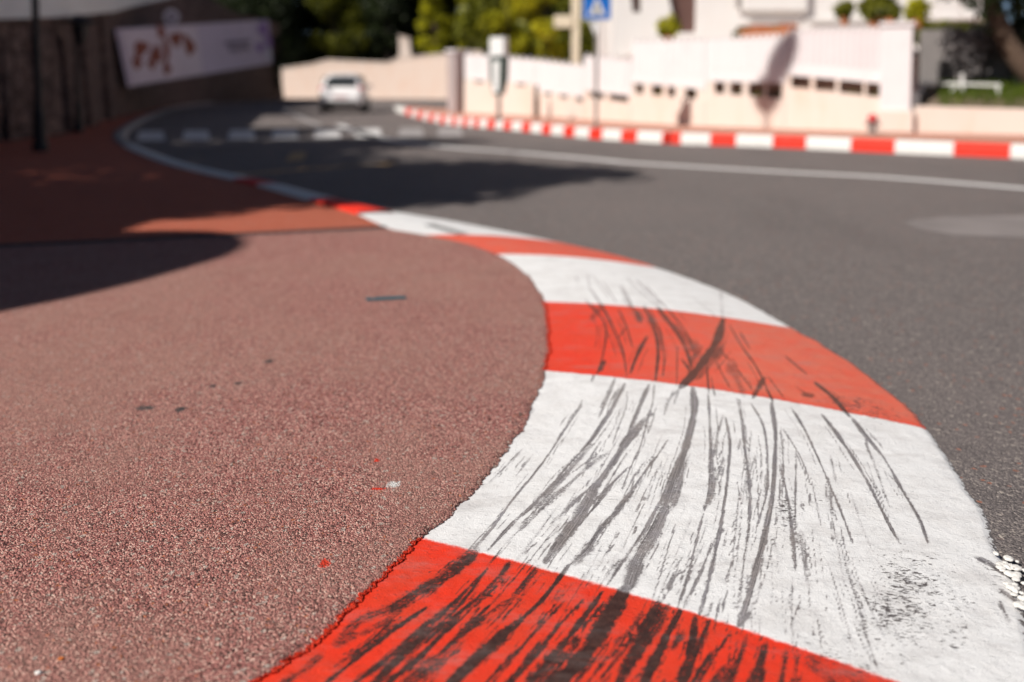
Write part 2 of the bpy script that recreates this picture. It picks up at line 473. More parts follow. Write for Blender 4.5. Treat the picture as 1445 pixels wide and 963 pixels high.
# near kerb: inner and outer edge given at the paint joints (integers) and between
ZI, ZO = .033, .006
inner = [(0, Vector((-.98, 1.08, ZI))), (.55, G(375, 963, ZI)), (1, G(601, 763, ZI)), (1.35, G(690, 672, ZI)), (1.62, G(735, 610, ZI)), (2, G(772, 525, ZI)), (2.5, G(776, 470, ZI)),
         (3, G(768, 427, ZI)), (3.5, G(742, 388, ZI)), (4, G(700, 360, ZI)), (4.5, G(652, 344, ZI)), (5, G(597, 333, ZI)), (5.5, G(545, 323, ZI)), (6, G(494, 305, ZI))]
outer = [(0, Vector((.36, .48, ZO))), (1, Vector((.905, 1.465, ZO))), (1.4, G(1444, 860, ZO)), (1.6, G(1400, 752, ZO)), (1.75, G(1374, 698, ZO)), (2, G(1312, 606, ZO)), (2.35, G(1240, 540, ZO)), (2.7, G(1170, 491, ZO)), (3, G(1120, 464, ZO)), (3.5, G(1036, 417, ZO)),
         (4, G(932, 379, ZO)), (4.5, G(868, 360, ZO)), (5, G(795, 343, ZO)), (5.5, G(655, 315, ZO)), (6, G(512, 292, ZO))]
def inner_at(u): return catmull([k for k, v in inner], [tuple(v) for k, v in inner], u)
def outer_at(u): return catmull([k for k, v in outer], [tuple(v) for k, v in outer], u)
us = np.concatenate([np.linspace(.0, .45, 40)[:-1], np.linspace(.45, 3.0, 860)[:-1], np.linspace(3, 4, 170)[:-1], np.linspace(4, 6, 120)])
NT = 340
tt = np.linspace(0, 1, NT)
I, O = inner_at(us), outer_at(us)
# ragged outer rim
rag = noise1(us, 3, 9) * .008 + noise1(us, 4, 24) * .004 + noise1(us, 5, 60) * .0012
dirs = (O - I); dirs /= np.linalg.norm(dirs, axis=1)[:, None]
O = O + dirs * rag[:, None]
I = I - dirs * .05                                              # runs in under the lip of the pavement
P = I[:, None, :] * (1 - tt)[None, :, None] + O[:, None, :] * tt[None, :, None]
P[..., 2] += .026 * np.sin(np.pi * np.clip(tt, 0, 1)) ** .9 - .006 * np.clip((tt - .985) / .015, 0, 1)
width = np.linalg.norm(O - I, axis=1)
V = P.reshape(-1, 3)
PIX = project(V)
band = np.repeat(us, NT)
TT = np.tile(tt, len(us))
edge = np.minimum(TT * np.repeat(width, NT) - .05 + .03, (1 - TT) * np.repeat(width, NT))

# ---- skid marks: traced centre lines (in photograph pixels, put on the kerb surface where they lie)
S = []
rr_ = random.Random(8)
S += [([(1376, 786), (1398, 797), (1420, 812)], 9, .75), ([(1409, 832), (1425, 842), (1440, 853)], 9, .8), ([(1409, 848), (1424, 878)], 9, .6)]
def strokes(x0, y0, sc, items):
    for pts, w, s in items:
        S.append(([(x0 + x / sc, y0 + y / sc) for x, y in pts], w / sc, s))
strokes(740, 500, 4.378, [
    ([(358,285),(330,345),(240,480),(170,590),(90,700),(0,815)], 20, .95), ([(620,185),(540,340),(480,430),(420,520),(350,600)], 38, .95),
    ([(410,560),(300,690),(200,800),(60,945)], 62, .62), ([(350,600),(260,700),(160,820),(30,950)], 16, 1.1), ([(525,605),(400,690),(250,825),(90,940)], 40, .55),
    ([(560,150),(520,240),(470,330)], 34, .62), ([(545,200),(500,300),(458,395)], 20, .7), ([(635,230),(630,320),(590,430),(540,575)], 11, .9),
    ([(770,190),(720,300),(680,400),(640,500)], 38, .85), ([(745,400),(650,520),(560,650),(480,765),(380,900),(320,970)], 72, .82), ([(660,480),(590,580)], 50, .95),
    ([(802,190),(792,300),(762,400),(720,560),(660,690),(605,840)], 18, .9), ([(885,530),(820,630),(770,690),(700,790),(640,870),(560,960)], 24, .9),
    ([(640,700),(540,800),(450,890),(390,960)], 22, .85), ([(470,760),(370,860),(270,960)], 20, .8), ([(920,225),(885,310),(862,375)], 20, .62), ([(760,375),(800,370)], 30, .6), ([(960,215),(900,270)], 30, .5),
    ([(1040,215),(1050,330),(1025,470),(980,620),(920,780),(880,900),(850,968)], 70, .98), ([(960,620),(900,760),(820,950)], 24, .8), ([(1000,640),(960,800),(910,960)], 60, .7),
    ([(1135,240),(1145,420),(1150,560),(1145,680),(1140,850),(1110,965)], 26, .85), ([(1245,400),(1270,560),(1260,700),(1245,850),(1225,965)], 26, .92), ([(1190,480),(1185,650)], 30, .5),
    ([(1330,280),(1345,420),(1365,600),(1385,800),(1392,965)], 24, .75), ([(1230,640),(1180,800),(1130,940)], 30, .6), ([(1160,700),(1160,850),(1110,955)], 44, .66), ([(430,130),(415,170)], 18, .7)])
strokes(1000, 540, 4.012, [
    ([(160,90),(190,220),(205,380),(230,540),(232,760),(210,965)], 26, .78), ([(240,120),(300,220),(325,330),(335,480),(325,640),(270,820)], 26, .85),
    ([(355,120),(378,280),(375,450),(365,600),(340,760),(290,968)], 42, 1.05), ([(420,260),(490,370),(545,480),(575,578)], 13, .95), ([(465,140),(540,260),(620,430),(690,590),(750,730),(812,905)], 20, .95),
    ([(640,180),(740,310),(840,460),(930,620),(1010,780),(1085,915)], 28, .98), ([(810,200),(880,290),(980,410)], 34, 1.0), ([(980,410),(1030,490)], 18, .75), ([(1030,490),(1060,545),(1140,680),(1200,790),(1242,908)], 30, .95),
    ([(400,470),(440,620),(465,780),(480,965)], 28, .85), ([(95,200),(120,330),(110,500),(85,700),(38,945)], 26, .85), ([(90,440),(30,590),(8,690)], 22, .6), ([(12,300),(15,480),(20,650)], 44, .55),
    ([(160,560),(185,700)], 10, .7), ([(300,600),(260,740)], 10, .65), ([(180,320),(165,380)], 22, .6), ([(690,620),(700,780)], 6, .7), ([(720,640),(718,780)], 6, .6), ([(520,840),(540,965)], 44, .42), ([(540,690),(515,700)], 30, .5),
    ([(600,0),(700,80),(800,195)], 32, .95), ([(490,20),(560,70)], 8, .7), ([(530,65),(600,75)], 34, .5)])
strokes(600, 680, 3.403, [
    ([(490,0),(410,100),(330,210),(235,325)], 19, .98), ([(620,0),(520,110),(420,200),(300,330)], 22, .85), ([(690,10),(560,130),(450,235)], 28, .62), ([(830,0),(770,120),(700,220),(640,300),(575,385)], 72, .88),
    ([(690,215),(600,350)], 60, .9), ([(910,0),(780,160),(650,310)], 22, .8), ([(800,20),(720,90),(640,180)], 12, .7), ([(1030,0),(930,130),(840,230),(780,320),(700,395)], 34, .82), ([(800,300),(720,390)], 80, .55),
    ([(1150,60),(1060,220),(980,340),(870,500)], 26, .82), ([(1157,120),(1100,240),(1030,360),(975,505)], 100, .85), ([(520,300),(480,345)], 16, .7), ([(940,370),(860,470)], 30, .4),
    ([(240,345),(120,440),(-10,545)], 74, .72), ([(300,420),(150,570),(0,720)], 26, .9), ([(405,390),(360,450)], 40, .85), ([(360,450),(250,560),(100,680),(0,775)], 30, .85), ([(545,405),(420,560)], 50, .66), ([(420,560),(300,640),(150,760),(0,890)], 34, .72),
    ([(690,400),(560,570),(400,710)], 36, 1.05), ([(410,700),(250,850),(120,968)], 66, 1.12), ([(580,640),(470,780)], 14, .6), ([(590,770),(400,960)], 18, .9), ([(650,510),(600,590)], 22, .5),
    ([(850,530),(740,680),(620,830),(490,968)], 40, .92), ([(960,520),(850,700),(760,840),(630,968)], 108, 1.15), ([(1120,590),(1040,740),(960,900),(930,968)], 74, .85), ([(1160,750),(1080,900),(1045,968)], 66, 1.0),
    ([(750,760),(580,960)], 26, .75), ([(900,750),(720,960)], 18, .65), ([(420,850),(330,960)], 24, .6), ([(200,740),(100,840),(20,940)], 40, .45)])
strokes(360, 640, 2.982, [
    ([(930,405),(800,510),(700,570),(600,640),(450,700),(330,800)], 66, .62), ([(930,420),(840,490)], 60, .85), ([(700,570),(560,700),(400,780)], 40, .42), ([(720,650),(560,760),(300,965)], 26, .95), ([(800,650),(600,830),(420,965)], 32, .8), ([(750,730),(620,850),(500,965)], 44, .92),
    ([(860,680),(700,850),(560,965)], 30, .9), ([(790,870),(640,965)], 64, .66), ([(230,900),(110,970)], 46, .6), ([(420,760),(340,810)], 66, .5), ([(280,850),(180,930)], 40, .42), ([(1230,800),(1080,965)], 22, .9), ([(1312,840),(1150,968)], 44, .92), ([(980,480),(860,640),(720,770)], 20, .85),
    ([(1000,600),(960,598)], 14, 1.0), ([(620,700),(480,800),(330,900)], 30, .42)])
strokes(880, 720, 3.962, [
    ([(445,20),(400,200),(360,370),(300,545)], 27, .92), ([(560,0),(520,200),(480,380),(425,585)], 36, .95), ([(500,170),(430,350),(335,545)], 30, .78), ([(320,330),(260,430),(215,515)], 15, .85),
    ([(700,0),(690,150),(670,300),(655,480)], 17, .7), ([(620,260),(565,410)], 20, .62), ([(815,0),(780,180),(740,330),(700,480),(645,645)], 54, 1.08), ([(705,560),(640,650)], 90, .7), ([(925,0),(950,180),(962,335)], 30, .8),
    ([(985,130),(1010,260),(1020,345)], 44, .50), ([(1022,220),(1018,345)], 20, .7), ([(1215,0),(1285,190)], 14, .9), ([(585,450),(515,600)], 15, .85), ([(980,520),(945,625)], 18, .72), ([(890,190),(885,280)], 6, .7), ([(1160,130),(1165,200)], 6, .6), ([(830,480),(820,560)], 5, .6), ([(1140,420),(1130,580)], 5, .6), ([(1110,680),(1135,780)], 7, .6),
    ([(250,535),(130,720),(10,910)], 76, .78), ([(315,565),(230,720),(130,950)], 62, 1.0), ([(400,600),(380,760),(320,960)], 66, .85), ([(480,620),(420,760),(350,960)], 34, .85), ([(600,680),(520,800),(420,965)], 22, .8), ([(570,870),(500,965)], 60, .7),
    ([(690,700),(640,850),(590,965)], 46, .62), ([(800,740),(770,830),(715,965)], 56, .72), ([(910,770),(880,965)], 46, .58), ([(975,800),(950,965)], 40, .50), ([(335,680),(275,775)], 60, .7), ([(1040,830),(1200,965)], 120, .30), ([(1200,880),(1340,965)], 90, .25), ([(780,880),(760,965)], 60, .62)])
strokes(740, 340, 3.6125, [
    ([(310,300),(410,420),(405,560),(370,680)], 17, .8), ([(410,610),(385,665)], 34, .7), ([(330,240),(400,340),(460,460),(500,560),(522,690)], 15, .8), ([(480,350),(520,440),(552,545)], 15, .75), ([(625,490),(580,570),(540,675)], 24, .75), ([(525,430),(480,495)], 14, .7),
    ([(610,335),(660,440),(682,560),(668,710)], 26, .92), ([(640,350),(690,470),(712,600),(706,690)], 13, .8), ([(680,345),(780,470),(830,570),(855,655)], 36, .72), ([(740,360),(820,460),(875,585)], 20, .66), ([(490,230),(530,310),(600,410)], 17, .66), ([(570,360),(590,410)], 44, .55),
    ([(350,180),(430,290)], 8, .7), ([(570,200),(690,320)], 10, .7), ([(620,230),(760,380)], 9, .66), ([(260,180),(275,212)], 7, .7), ([(322,170),(332,232)], 15, .55), ([(400,210),(470,315)], 8, .75), ([(505,240),(550,330)], 10, .7), ([(520,190),(640,300),(710,360)], 10, .62), ([(860,290),(980,390)], 5, .55), ([(1000,240),(1010,400)], 16, .38),
    ([(1012,405),(985,500),(930,590),(860,680),(795,745)], 62, 1.12), ([(1020,520),(950,620),(880,700)], 60, .5), ([(1045,430),(1110,540),(1180,640),(1240,760),(1268,830)], 13, .85), ([(1000,560),(1080,650),(1160,760)], 12, .7), ([(1222,700),(1165,800)], 36, .72), ([(1330,590),(1440,680)], 13, .85),
    ([(780,540),(776,740)], 15, .75), ([(800,600),(845,665)], 14, .7), ([(930,640),(940,775)], 16, .8), ([(950,690),(972,795)], 12, .7), ([(1040,640),(1080,700),(1120,790)], 54, .42), ([(970,600),(1042,745)], 11, .7), ([(1230,750),(1270,820)], 24, .6), ([(400,330),(340,400)], 40, .40), ([(760,440),(880,560)], 70, .36), ([(1240,690),(1330,810)], 10, .6), ([(900,540),(840,640)], 40, .5)])
for _ in range(95):                                                  # faint drawn-out streaks over the white band
    x_ = rr_.uniform(690, 1230); y_ = 560 + (x_ - 690) * .06 + rr_.uniform(0, 300)
    sl_ = np.interp(x_, [700, 850, 980, 1090, 1250], [-.95, -.62, -.30, -.05, .48]) + rr_.uniform(-.10, .10)
    l_ = rr_.uniform(25, 120)
    S.append(([(x_, y_), (x_ + sl_ * l_ * .5 + rr_.uniform(-1.5, 1.5), y_ + l_ * .5), (x_ + sl_ * l_ * 1.03, y_ + l_)], rr_.uniform(1.8, 5.5), rr_.uniform(.3, .75)))
for _ in range(110):
    a = rr_.uniform(0, 1) ** .8
    x_, y_ = 640 + a * 560, 780 + a * 170
    f_ = rr_.uniform(0, .8); dx_, dy_ = -(1.15 - a * .75), 1.0
    l_ = rr_.uniform(20, 90); x_ += dx_ * f_ * 190; y_ += dy_ * f_ * 190
    S.append(([(x_, y_), (x_ + dx_ * l_ * .5 + rr_.uniform(-2, 2), y_ + dy_ * l_ * .5), (x_ + dx_ * l_, y_ + dy_ * l_)], rr_.uniform(2.5, 9), rr_.uniform(.45, .95)))
# many hair-thin side scratches beside the traced ones
rr = random.Random(5)
for pts, w, s in list(S):
    if len(pts) < 3: continue
    for _ in range(2):
        a = rr.uniform(0, .5); b = min(1, a + rr.uniform(.2, .6)); off = rr.choice((-1, 1)) * (w * .5 + rr.uniform(1, 9))
        m = len(pts) - 1
        q = []
        for f in np.linspace(a, b, 4):
            i = min(int(f * m), m - 1); g = f * m - i
            q.append((pts[i][0] * (1 - g) + pts[i+1][0] * g + off + rr.uniform(-1, 1), pts[i][1] * (1 - g) + pts[i+1][1] * g))
        S.append((q, rr.uniform(1.5, 3.0), rr.uniform(.35, .75)))
rub = np.full(len(V), -.4); stv = np.zeros((len(V), 3))
pix_m = F_PX / np.maximum(V[:, 1], .3)                               # pixels per metre here
stv[:, 0] = TT * 1.2; stv[:, 1] = band * 1.2
for si, (pts, w, s) in enumerate(S):
    q = np.array(pts)
    if len(q) > 2:
        tq = np.linspace(0, len(q) - 1, (len(q) - 1) * 5 + 1)
        q = catmull(np.arange(len(q)), q, tq)
    pad = w * 1.6 + 4
    lo, hi = q.min(0) - pad, q.max(0) + pad
    sel = np.nonzero((PIX[:, 0] > lo[0]) & (PIX[:, 0] < hi[0]) & (PIX[:, 1] > lo[1]) & (PIX[:, 1] < hi[1]))[0]
    if not len(sel): continue
    pp = PIX[sel]
    best = np.full(len(sel), 1e9); sd = np.zeros(len(sel)); al = np.zeros(len(sel))
    L = 0.0; tot = np.linalg.norm(np.diff(q, axis=0), axis=1).sum()
    for a, b in zip(q[:-1], q[1:]):
        ab = b - a; l = np.linalg.norm(ab)
        if l < 1e-6: continue
        t = np.clip(((pp - a) @ ab) / (l * l), 0, 1)
        dv = pp - (a + t[:, None] * ab)
        dd = np.hypot(dv[:, 0], dv[:, 1])
        k = dd < best
        best[k] = dd[k]; al[k] = (L + t[k] * l)
        sd[k] = (np.sign(ab[0] * dv[:, 1] - ab[1] * dv[:, 0]) * dd)[k]
        L += l
    mid = q[:, 1].mean() < 535
    w *= 1.0 if q[:, 1].max() > 930 else (.88 if mid else .86)
    hw = w * .5 * (.80 + .20 * noise1(al, 100 + si, .05))
    endd = np.minimum(al, tot - al)
    offb = q[:, 1].max() > 955                                      # runs on out of the frame
    if offb: endd = al if q[-1, 1] > q[0, 1] else tot - al
    taper = np.clip(endd / (min(tot * .15, w * 3) + 1e-6), 0, 1) ** .6 * .45 + .55
    fade = np.clip(endd / (tot * .2 + 1e-6), 0, 1) ** .7
    hw = hw * (1 + .14 * noise1(al, 300 + si, .22))
    f = 1.0 - best / np.maximum(hw * taper * 1.15, .6)              # 1 on the centre line, 0 at the rim
    f = np.clip(f * 2.2, -.9, 1.0)
    val = np.where(f > 0, f * s - (1 - fade) * (.10 if mid else .30) * np.clip(f, 0, 1), f * .8)
    val = val + np.where(f > 0, .16 * noise1(al, 500 + si, .09), 0)
    k = val > rub[sel]
    ix = sel[k]
    rub[ix] = val[k]
    stv[ix, 0] = sd[k] / pix_m[ix]; stv[ix, 1] = al[k] / pix_m[ix]; stv[ix, 2] = si * 1.37
def blob(cx, cy, rx, ry, rot=0):
    c, s_ = math.cos(rot), math.sin(rot)
    dx, dy = PIX[:, 0] - cx, PIX[:, 1] - cy
    a, b = (dx * c + dy * s_) / rx, (-dx * s_ + dy * c) / ry
    return np.clip(1.3 - np.hypot(a, b), 0, 1)
speck = np.maximum.reduce([blob(1275, 850, 95, 110, .4), blob(1160, 640 + 60, 55, 50) * .55, blob(1345, 880, 50, 90) * .8, blob(1110, 720, 26, 55) * .9, blob(1215, 575, 85, 22, .25) * .95, blob(1405, 815, 40, 28) * .75, blob(1180, 935, 120, 45, .3) * .8, blob(560, 820, 120, 100, -.7) * .55, blob(900, 520, 130, 60) * .3])
haze = np.clip((band - 1.95) / .1, 0, 1) * np.clip((PIX[:, 0] - 800) / 260, .12, 1.0)
haze = np.maximum(haze, np.clip((band - 3.95) / .05, 0, 1) * .75)
kb = quads_np('kerb', V, grid_quads(len(us), NT), M['kerb'], smooth=True,
              attrs=dict(band=band, tt=TT, edge=edge, rub=rub, stroke=stv, speck=speck, haze=haze))
props(kb, 'wide red and white painted kerb with black tyre marks', 'kerb', kind='structure')

# near pavement: one sheet with a crumbled lip along the kerb
strip_a, strip_b = G(548, 322.5, PZ), G(0, 349, PZ)
sl = (strip_b - strip_a)
far_left = strip_a + sl * (8.4 / abs(sl.x))
up_ = np.concatenate([np.linspace(0, .5, 50)[:-1], np.linspace(.5, 3.0, 1000)[:-1], np.linspace(3, 5.47, 260)])
EI = inner_at(up_)
EO = outer_at(up_)
dd = (EO - EI); dd[:, 2] = 0; dd /= np.linalg.norm(dd, axis=1)[:, None]
lip = noise1(up_, 21, 9) * .007 + noise1(up_, 22, 40) * .005 + noise1(up_, 23, 130) * .0045 + noise1(up_, 24, 330) * .003 - .008 * np.clip(noise1(up_, 25, 22) - .35, 0, 1)
EI[:, 2] = PZ
frac = (up_ - up_[0]) / (up_[-1] - up_[0])
LL = np.stack([np.full_like(frac, far_left.x), -4 + (far_left.y + 4) * frac, np.full_like(frac, PZ)], 1)
w = np.concatenate([np.array([0, .003, .006, .010, .015, .021, .028, .036, .046, .058, .072, .09]), np.geomspace(.11, 8.0, 60)])
ln = np.linalg.norm(LL - EI, axis=1)
wr = (w / w[-1])[None, :] * np.where(w < 1, 8.0, 8.0)[None, :]
tpos = np.minimum(wr / ln[:, None], 1.0); tpos[:, -1] = 1.0
PP = EI[:, None, :] * (1 - tpos[..., None]) + LL[:, None, :] * tpos[..., None]
PP = PP + dd[:, None, :] * lip[:, None, None] * (np.clip(1 - w / .06, 0, 1) ** 1.5)[None, :, None]
grit = noise1(up_[:, None] * 1.0 + w[None, :] * 37, 31, 260) * .002 + noise1(up_[:, None] * 3 + w[None, :] * 90, 32, 190) * .0015
fall = np.clip(w / .03, 0, 1)[None, :]
PP[..., 2] += grit * (1 - np.clip(w / .05, 0, 1))[None, :] - .006 * (1 - fall) ** 1.5
skirt = PP[:, :1].copy(); skirt[..., 2] = .0
skirt[..., :2] -= dd[:, None, :2] * .004
PP = np.concatenate([skirt, PP], 1)
eds = np.concatenate([[0.0], w])
V2 = PP.reshape(-1, 3); nc = PP.shape[1]
pe = np.tile(eds, len(up_)); pb = np.repeat(up_, nc)
PX2 = project(V2)
pv = quads_np('pavement', V2, grid_quads(len(up_), nc), M['pave'], smooth=True, attrs=dict(edge=pe, band=pb))
props(pv, 'mauve gritty asphalt pavement inside the bend', 'pavement', kind='structure')

# pavement beyond the joint, with the narrow kerb that follows the road round
thin_px = [(505, 303), (470, 293), (435, 284), (362, 263), (330, 255), (285, 245), (235, 232), (195, 217), (172, 206), (160, 195), (166, 184), (188, 171), (215, 160), (245, 151.5), (290, 145.5), (340, 141.5), (400, 138.6)]
thin = catmull(np.arange(len(thin_px)), [tuple(G(x, y, PZ)) for x, y in thin_px], np.linspace(0, len(thin_px) - 1, 160))
wall_px = [(-330, 236), (-150, 216), (0, 200), (100, 186), (165, 166), (240, 151), (300, 145), (400, 139.6)]
wall_line = [Vector((-9.3, 2.0, PZ)), Vector((-9.2, 9.0, PZ))] + [G(x, y, PZ) for x, y in wall_px[2:]]
poly = [far_left] + [strip_a] + [Vector(p) for p in thin] + [Vector(p) + Vector((-3, 0, 0)) for p in wall_line[::-1] if p.y > 9.5]
props(sheet('red_pavement', [Vector((p.x, p.y, PZ)) for p in poly], M['pave_far']), 'orange red pavement beyond the dark joint', 'pavement', kind='structure')
n2 = Vector((-sl.y, sl.x, 0)).normalized()
if n2.y < 0: n2 = -n2
props(sheet('pavement_joint', [strip_a + Vector((-.02, .0, .004)) - n2 * .02, far_left + Vector((0, 0, .004)) - n2 * .02, far_left + Vector((0, 0, .004)) + n2 * .12, strip_a + n2 * .10 + Vector((0, 0, .004))], M['joint']), 'dark joint strip between the two pavements', 'joint', kind='structure')

# narrow kerb: bands of paint, then bare stone
tb = np.interp(np.linspace(0, len(thin_px) - 1, 160), [0, 2, 3, 4, 5, 6, len(thin_px)], [6.0, 7.0, 8.0, 9.0, 9.95, 9.96, 9.97])
fr_, tan = [], np.gradient(thin, axis=0)
tan /= np.linalg.norm(tan, axis=1)[:, None]
nrm = np.stack([tan[:, 1], -tan[:, 0], np.zeros(160)], 1)           # towards the road
wid = np.interp(np.arange(160), [0, 20, 60, 160], [.34, .30, .26, .22])
prof = [(-.01, -.02), (-.005, .012), (.02, .02), (.6, .02), (.9, .005), (1.0, -.045)]
TV = np.concatenate([(thin + nrm * (wid * a)[:, None] + np.array([0, 0, b]))[:, None, :] for a, b in prof], 1)
nk = 80
kp = quads_np('narrow_kerb', TV[:nk].reshape(-1, 3), grid_quads(nk, len(prof)), M['far_kerb'], attrs=dict(band=np.repeat(tb[:nk], len(prof))))
props(kp, 'narrow painted kerb running on from the wide kerb', 'kerb', kind='structure')
ks = quads_np('stone_kerb', TV[nk - 1:].reshape(-1, 3), grid_quads(161 - nk, len(prof)), M['kerbstone'])
props(ks, 'bare pale stone kerb round the left bay', 'kerb', kind='structure')

# far side: raised pavement and banded kerb
FKH = .20
fk_px = [(556, 157), (587, 166), (622, 174), (669, 179.3), (700, 181.8), (760, 188), (840, 196.3), (945, 203), (1040, 206.5), (1130, 210), (1260, 216.3), (1425, 223.5), (1620, 233), (1850, 246)]
fk = [G(x, y, 0) for x, y in fk_px]
q = np.linspace(0, len(fk) - 1, 420)
fkc = catmull(np.arange(len(fk)), [tuple(p) for p in fk], q)
fk_x = project(fkc)[:, 0]
bounds = [556, 572, 580, 588, 596, 604, 612, 620, 628, 637, 644, 652, 660, 668, 676, 687, 698, 710, 721, 736, 748, 764, 777, 795, 810, 831, 849, 876, 898, 934, 960, 1002, 1038, 1090, 1137, 1200, 1262, 1345, 1425, 1530, 1620, 1740, 1850]
# white before 572, red 572-580 ... red where the index is odd
fb = np.interp(fk_x, bounds, np.arange(len(bounds)) + 1.0)
ft = np.gradient(fkc, axis=0); ft /= np.linalg.norm(ft, axis=1)[:, None]
fn = np.stack([-ft[:, 1], ft[:, 0], np.zeros(len(q))], 1)
fn *= np.sign(fn[:, 1:2] + 1e-9)                                   # away from the road
fprof = [(0, -.03), (.005, .14), (.02, .185), (.05, FKH), (.26, FKH), (.27, FKH - .06)]
FV = np.concatenate([(fkc + fn * a + np.array([0, 0, b]))[:, None, :] for a, b in fprof], 1)
fo = quads_np('far_kerb', FV.reshape(-1, 3), grid_quads(len(q), len(fprof)), M['far_kerb'], attrs=dict(band=np.repeat(fb, len(fprof))))
props(fo, 'raised red and white banded kerb on the far side of the road', 'kerb', kind='structure')

W_XY = [(-1.95, 28.2), (.72, 24.9), (2.2, 22.0), (3.2, 20.2), (4.2, 19.1), (5.3, 18.2), (6.83, 17.0), (9.0, 16.0), (12.0, 14.4), (16, 12.0)]
wl = catmull(np.arange(len(W_XY)), [(x, y, .2) for x, y in W_XY], np.linspace(0, len(W_XY) - 1, 600))
wl_px = project(wl)[:, 0]
def wpt(px, z=.2, back=0.0):
    i = int(np.clip(np.searchsorted(wl_px, px), 1, 599))
    f = (px - wl_px[i - 1]) / (wl_px[i] - wl_px[i - 1])
    p = wl[i - 1] * (1 - f) + wl[i] * f
    t = wl[i] - wl[i - 1]; n = Vector((-t[1], t[0], 0)).normalized()
    return Vector((p[0], p[1], z)) + n * back
def zat(px, py):
    p = wpt(px); return D(px, py, p.y).z
fpoly = [Vector((p[0], p[1], FKH - .004)) for p in (fkc + fn * .25)] + [Vector((20, 13, FKH - .004)), Vector((16, 30, FKH - .004)), Vector((0, 33, FKH - .004)), Vector((-2.2, 31.5, FKH - .004))]
props(sheet('far_pavement', fpoly, M['pave_pale']), 'orange red pavement beside the cream wall', 'pavement', kind='structure')

# ------------------------------------------------------------------ road markings
def ribbon(name, px, w, mat, label, z=.004, n=90):
    c = catmull(np.arange(len(px)), [tuple(G(x, y, z)) for x, y in px], np.linspace(0, len(px) - 1, n))
    t = np.gradient(c, axis=0); t /= np.linalg.norm(t, axis=1)[:, None]
    nn = np.stack([t[:, 1], -t[:, 0], np.zeros(n)], 1) * (w / 2)
    V = np.stack([c - nn, c + nn], 1).reshape(-1, 3)
    Q = grid_quads(n, 2)[:, ::-1]
    return props(quads_np(name, V, Q, mat), label, 'road marking', kind='structure')
ribbon('edge_line', [(478, 176), (505, 187), (560, 199), (640, 208.5), (720, 214.5), (840, 225), (900, 230.5), (1100, 242.5), (1250, 250.5), (1445, 266), (1700, 288), (2000, 316)], .24, M['white_line'], 'long white line curving across the road')
ribbon('centre_line', [(398, 153), (420, 164), (452, 178)], .22, M['worn_line'], 'short white line by the white car')
zx = [213, 277, 341, 402, 462, 520, 580, 635]
for i, x in enumerate(zx):
    yt, yb = 185.2 - i * .75, 198.5 - i * .85
    a, b = G(x, yt, .004), G(x, yb, .004)
    o = sheet('crossing_stripe', [(a.x - .27, a.y, .004), (a.x + .27, a.y, .004), (b.x + .27, b.y, .004), (b.x - .27, b.y, .004)], M['white_line'] if i < 6 else M['worn_line'])
    props(o, 'white stripe of the zebra crossing', 'road marking', kind='structure')
yy = [G(402, 228, .004), G(428, 227, .004), G(432, 215, .004), G(412, 215, .004)]
props(sheet('yellow_mark', yy, M['yellow_line']), 'worn yellow mark on the sunlit road', 'road marking', kind='structure')
ribbon('yellow_line', [(300, 252), (380, 243), (470, 236), (560, 231)], .16, M['yellow_line'], 'faint yellow line in the shade', z=.0045)
pp = [G(1275, 313, .003), G(1330, 306, .003), G(1445, 304, .003), G(1700, 308, .003), G(1700, 345, .003), G(1445, 336, .003), G(1345, 332, .003), G(1290, 322, .003)]
props(sheet('asphalt_patch', pp, M['patch']), 'pale smooth patch in the asphalt', 'road patch', kind='structure')

# ------------------------------------------------------------------ small things near the camera
bm = bmesh.new()
a, b = G(517, 423, PZ + .006), G(573, 420, PZ + .006)
L = (b - a).length; ang = math.atan2(b.y - a.y, b.x - a.x)
bm_box(bm, (0, 0, 0), (L, .022, .010)); bm_box(bm, (L * .1, 0, .0065), (L * .72, .010, .004)); bm_box(bm, (-L * .44, .0, .007), (.012, .026, .006))
o = from_bm('metal_strip', bm, M['teal'], bevel=.0012)
o.location = (a + b) / 2; o.rotation_euler = (0, 0, ang)
props(o, 'narrow teal metal strip lying on the mauve pavement', 'metal strip')

# slot drain in the kerb
gt = thing('drain_grate', 'dark slotted drain let into the white kerb band', 'drain', tuple(G(630, 325, .034)))
a, b, c, d = G(592, 317.5, .046), G(612, 316.5, .046), G(668, 330.5, .046), G(646, 333, .046)
bm = bmesh.new(); o_ = Vector(gt.location)
bm_prism(bm, [p - o_ for p in (a, b, c, d)], (0, 0, -.03))
from_bm('drain_frame', bm, M['joint'], gt)
bm = bmesh.new()
for k in range(9):
    f = (k + .7) / 9.4
    p, q_ = a.lerp(d, f), b.lerp(c, f)
    m_ = (p + q_) / 2 - o_; dv = q_ - p
    bm_box(bm, (m_.x, m_.y, m_.z + .002), (dv.length * .8, .02, .006), math.atan2(dv.y, dv.x))
from_bm('drain_bars', bm, M['dark_metal'], gt)

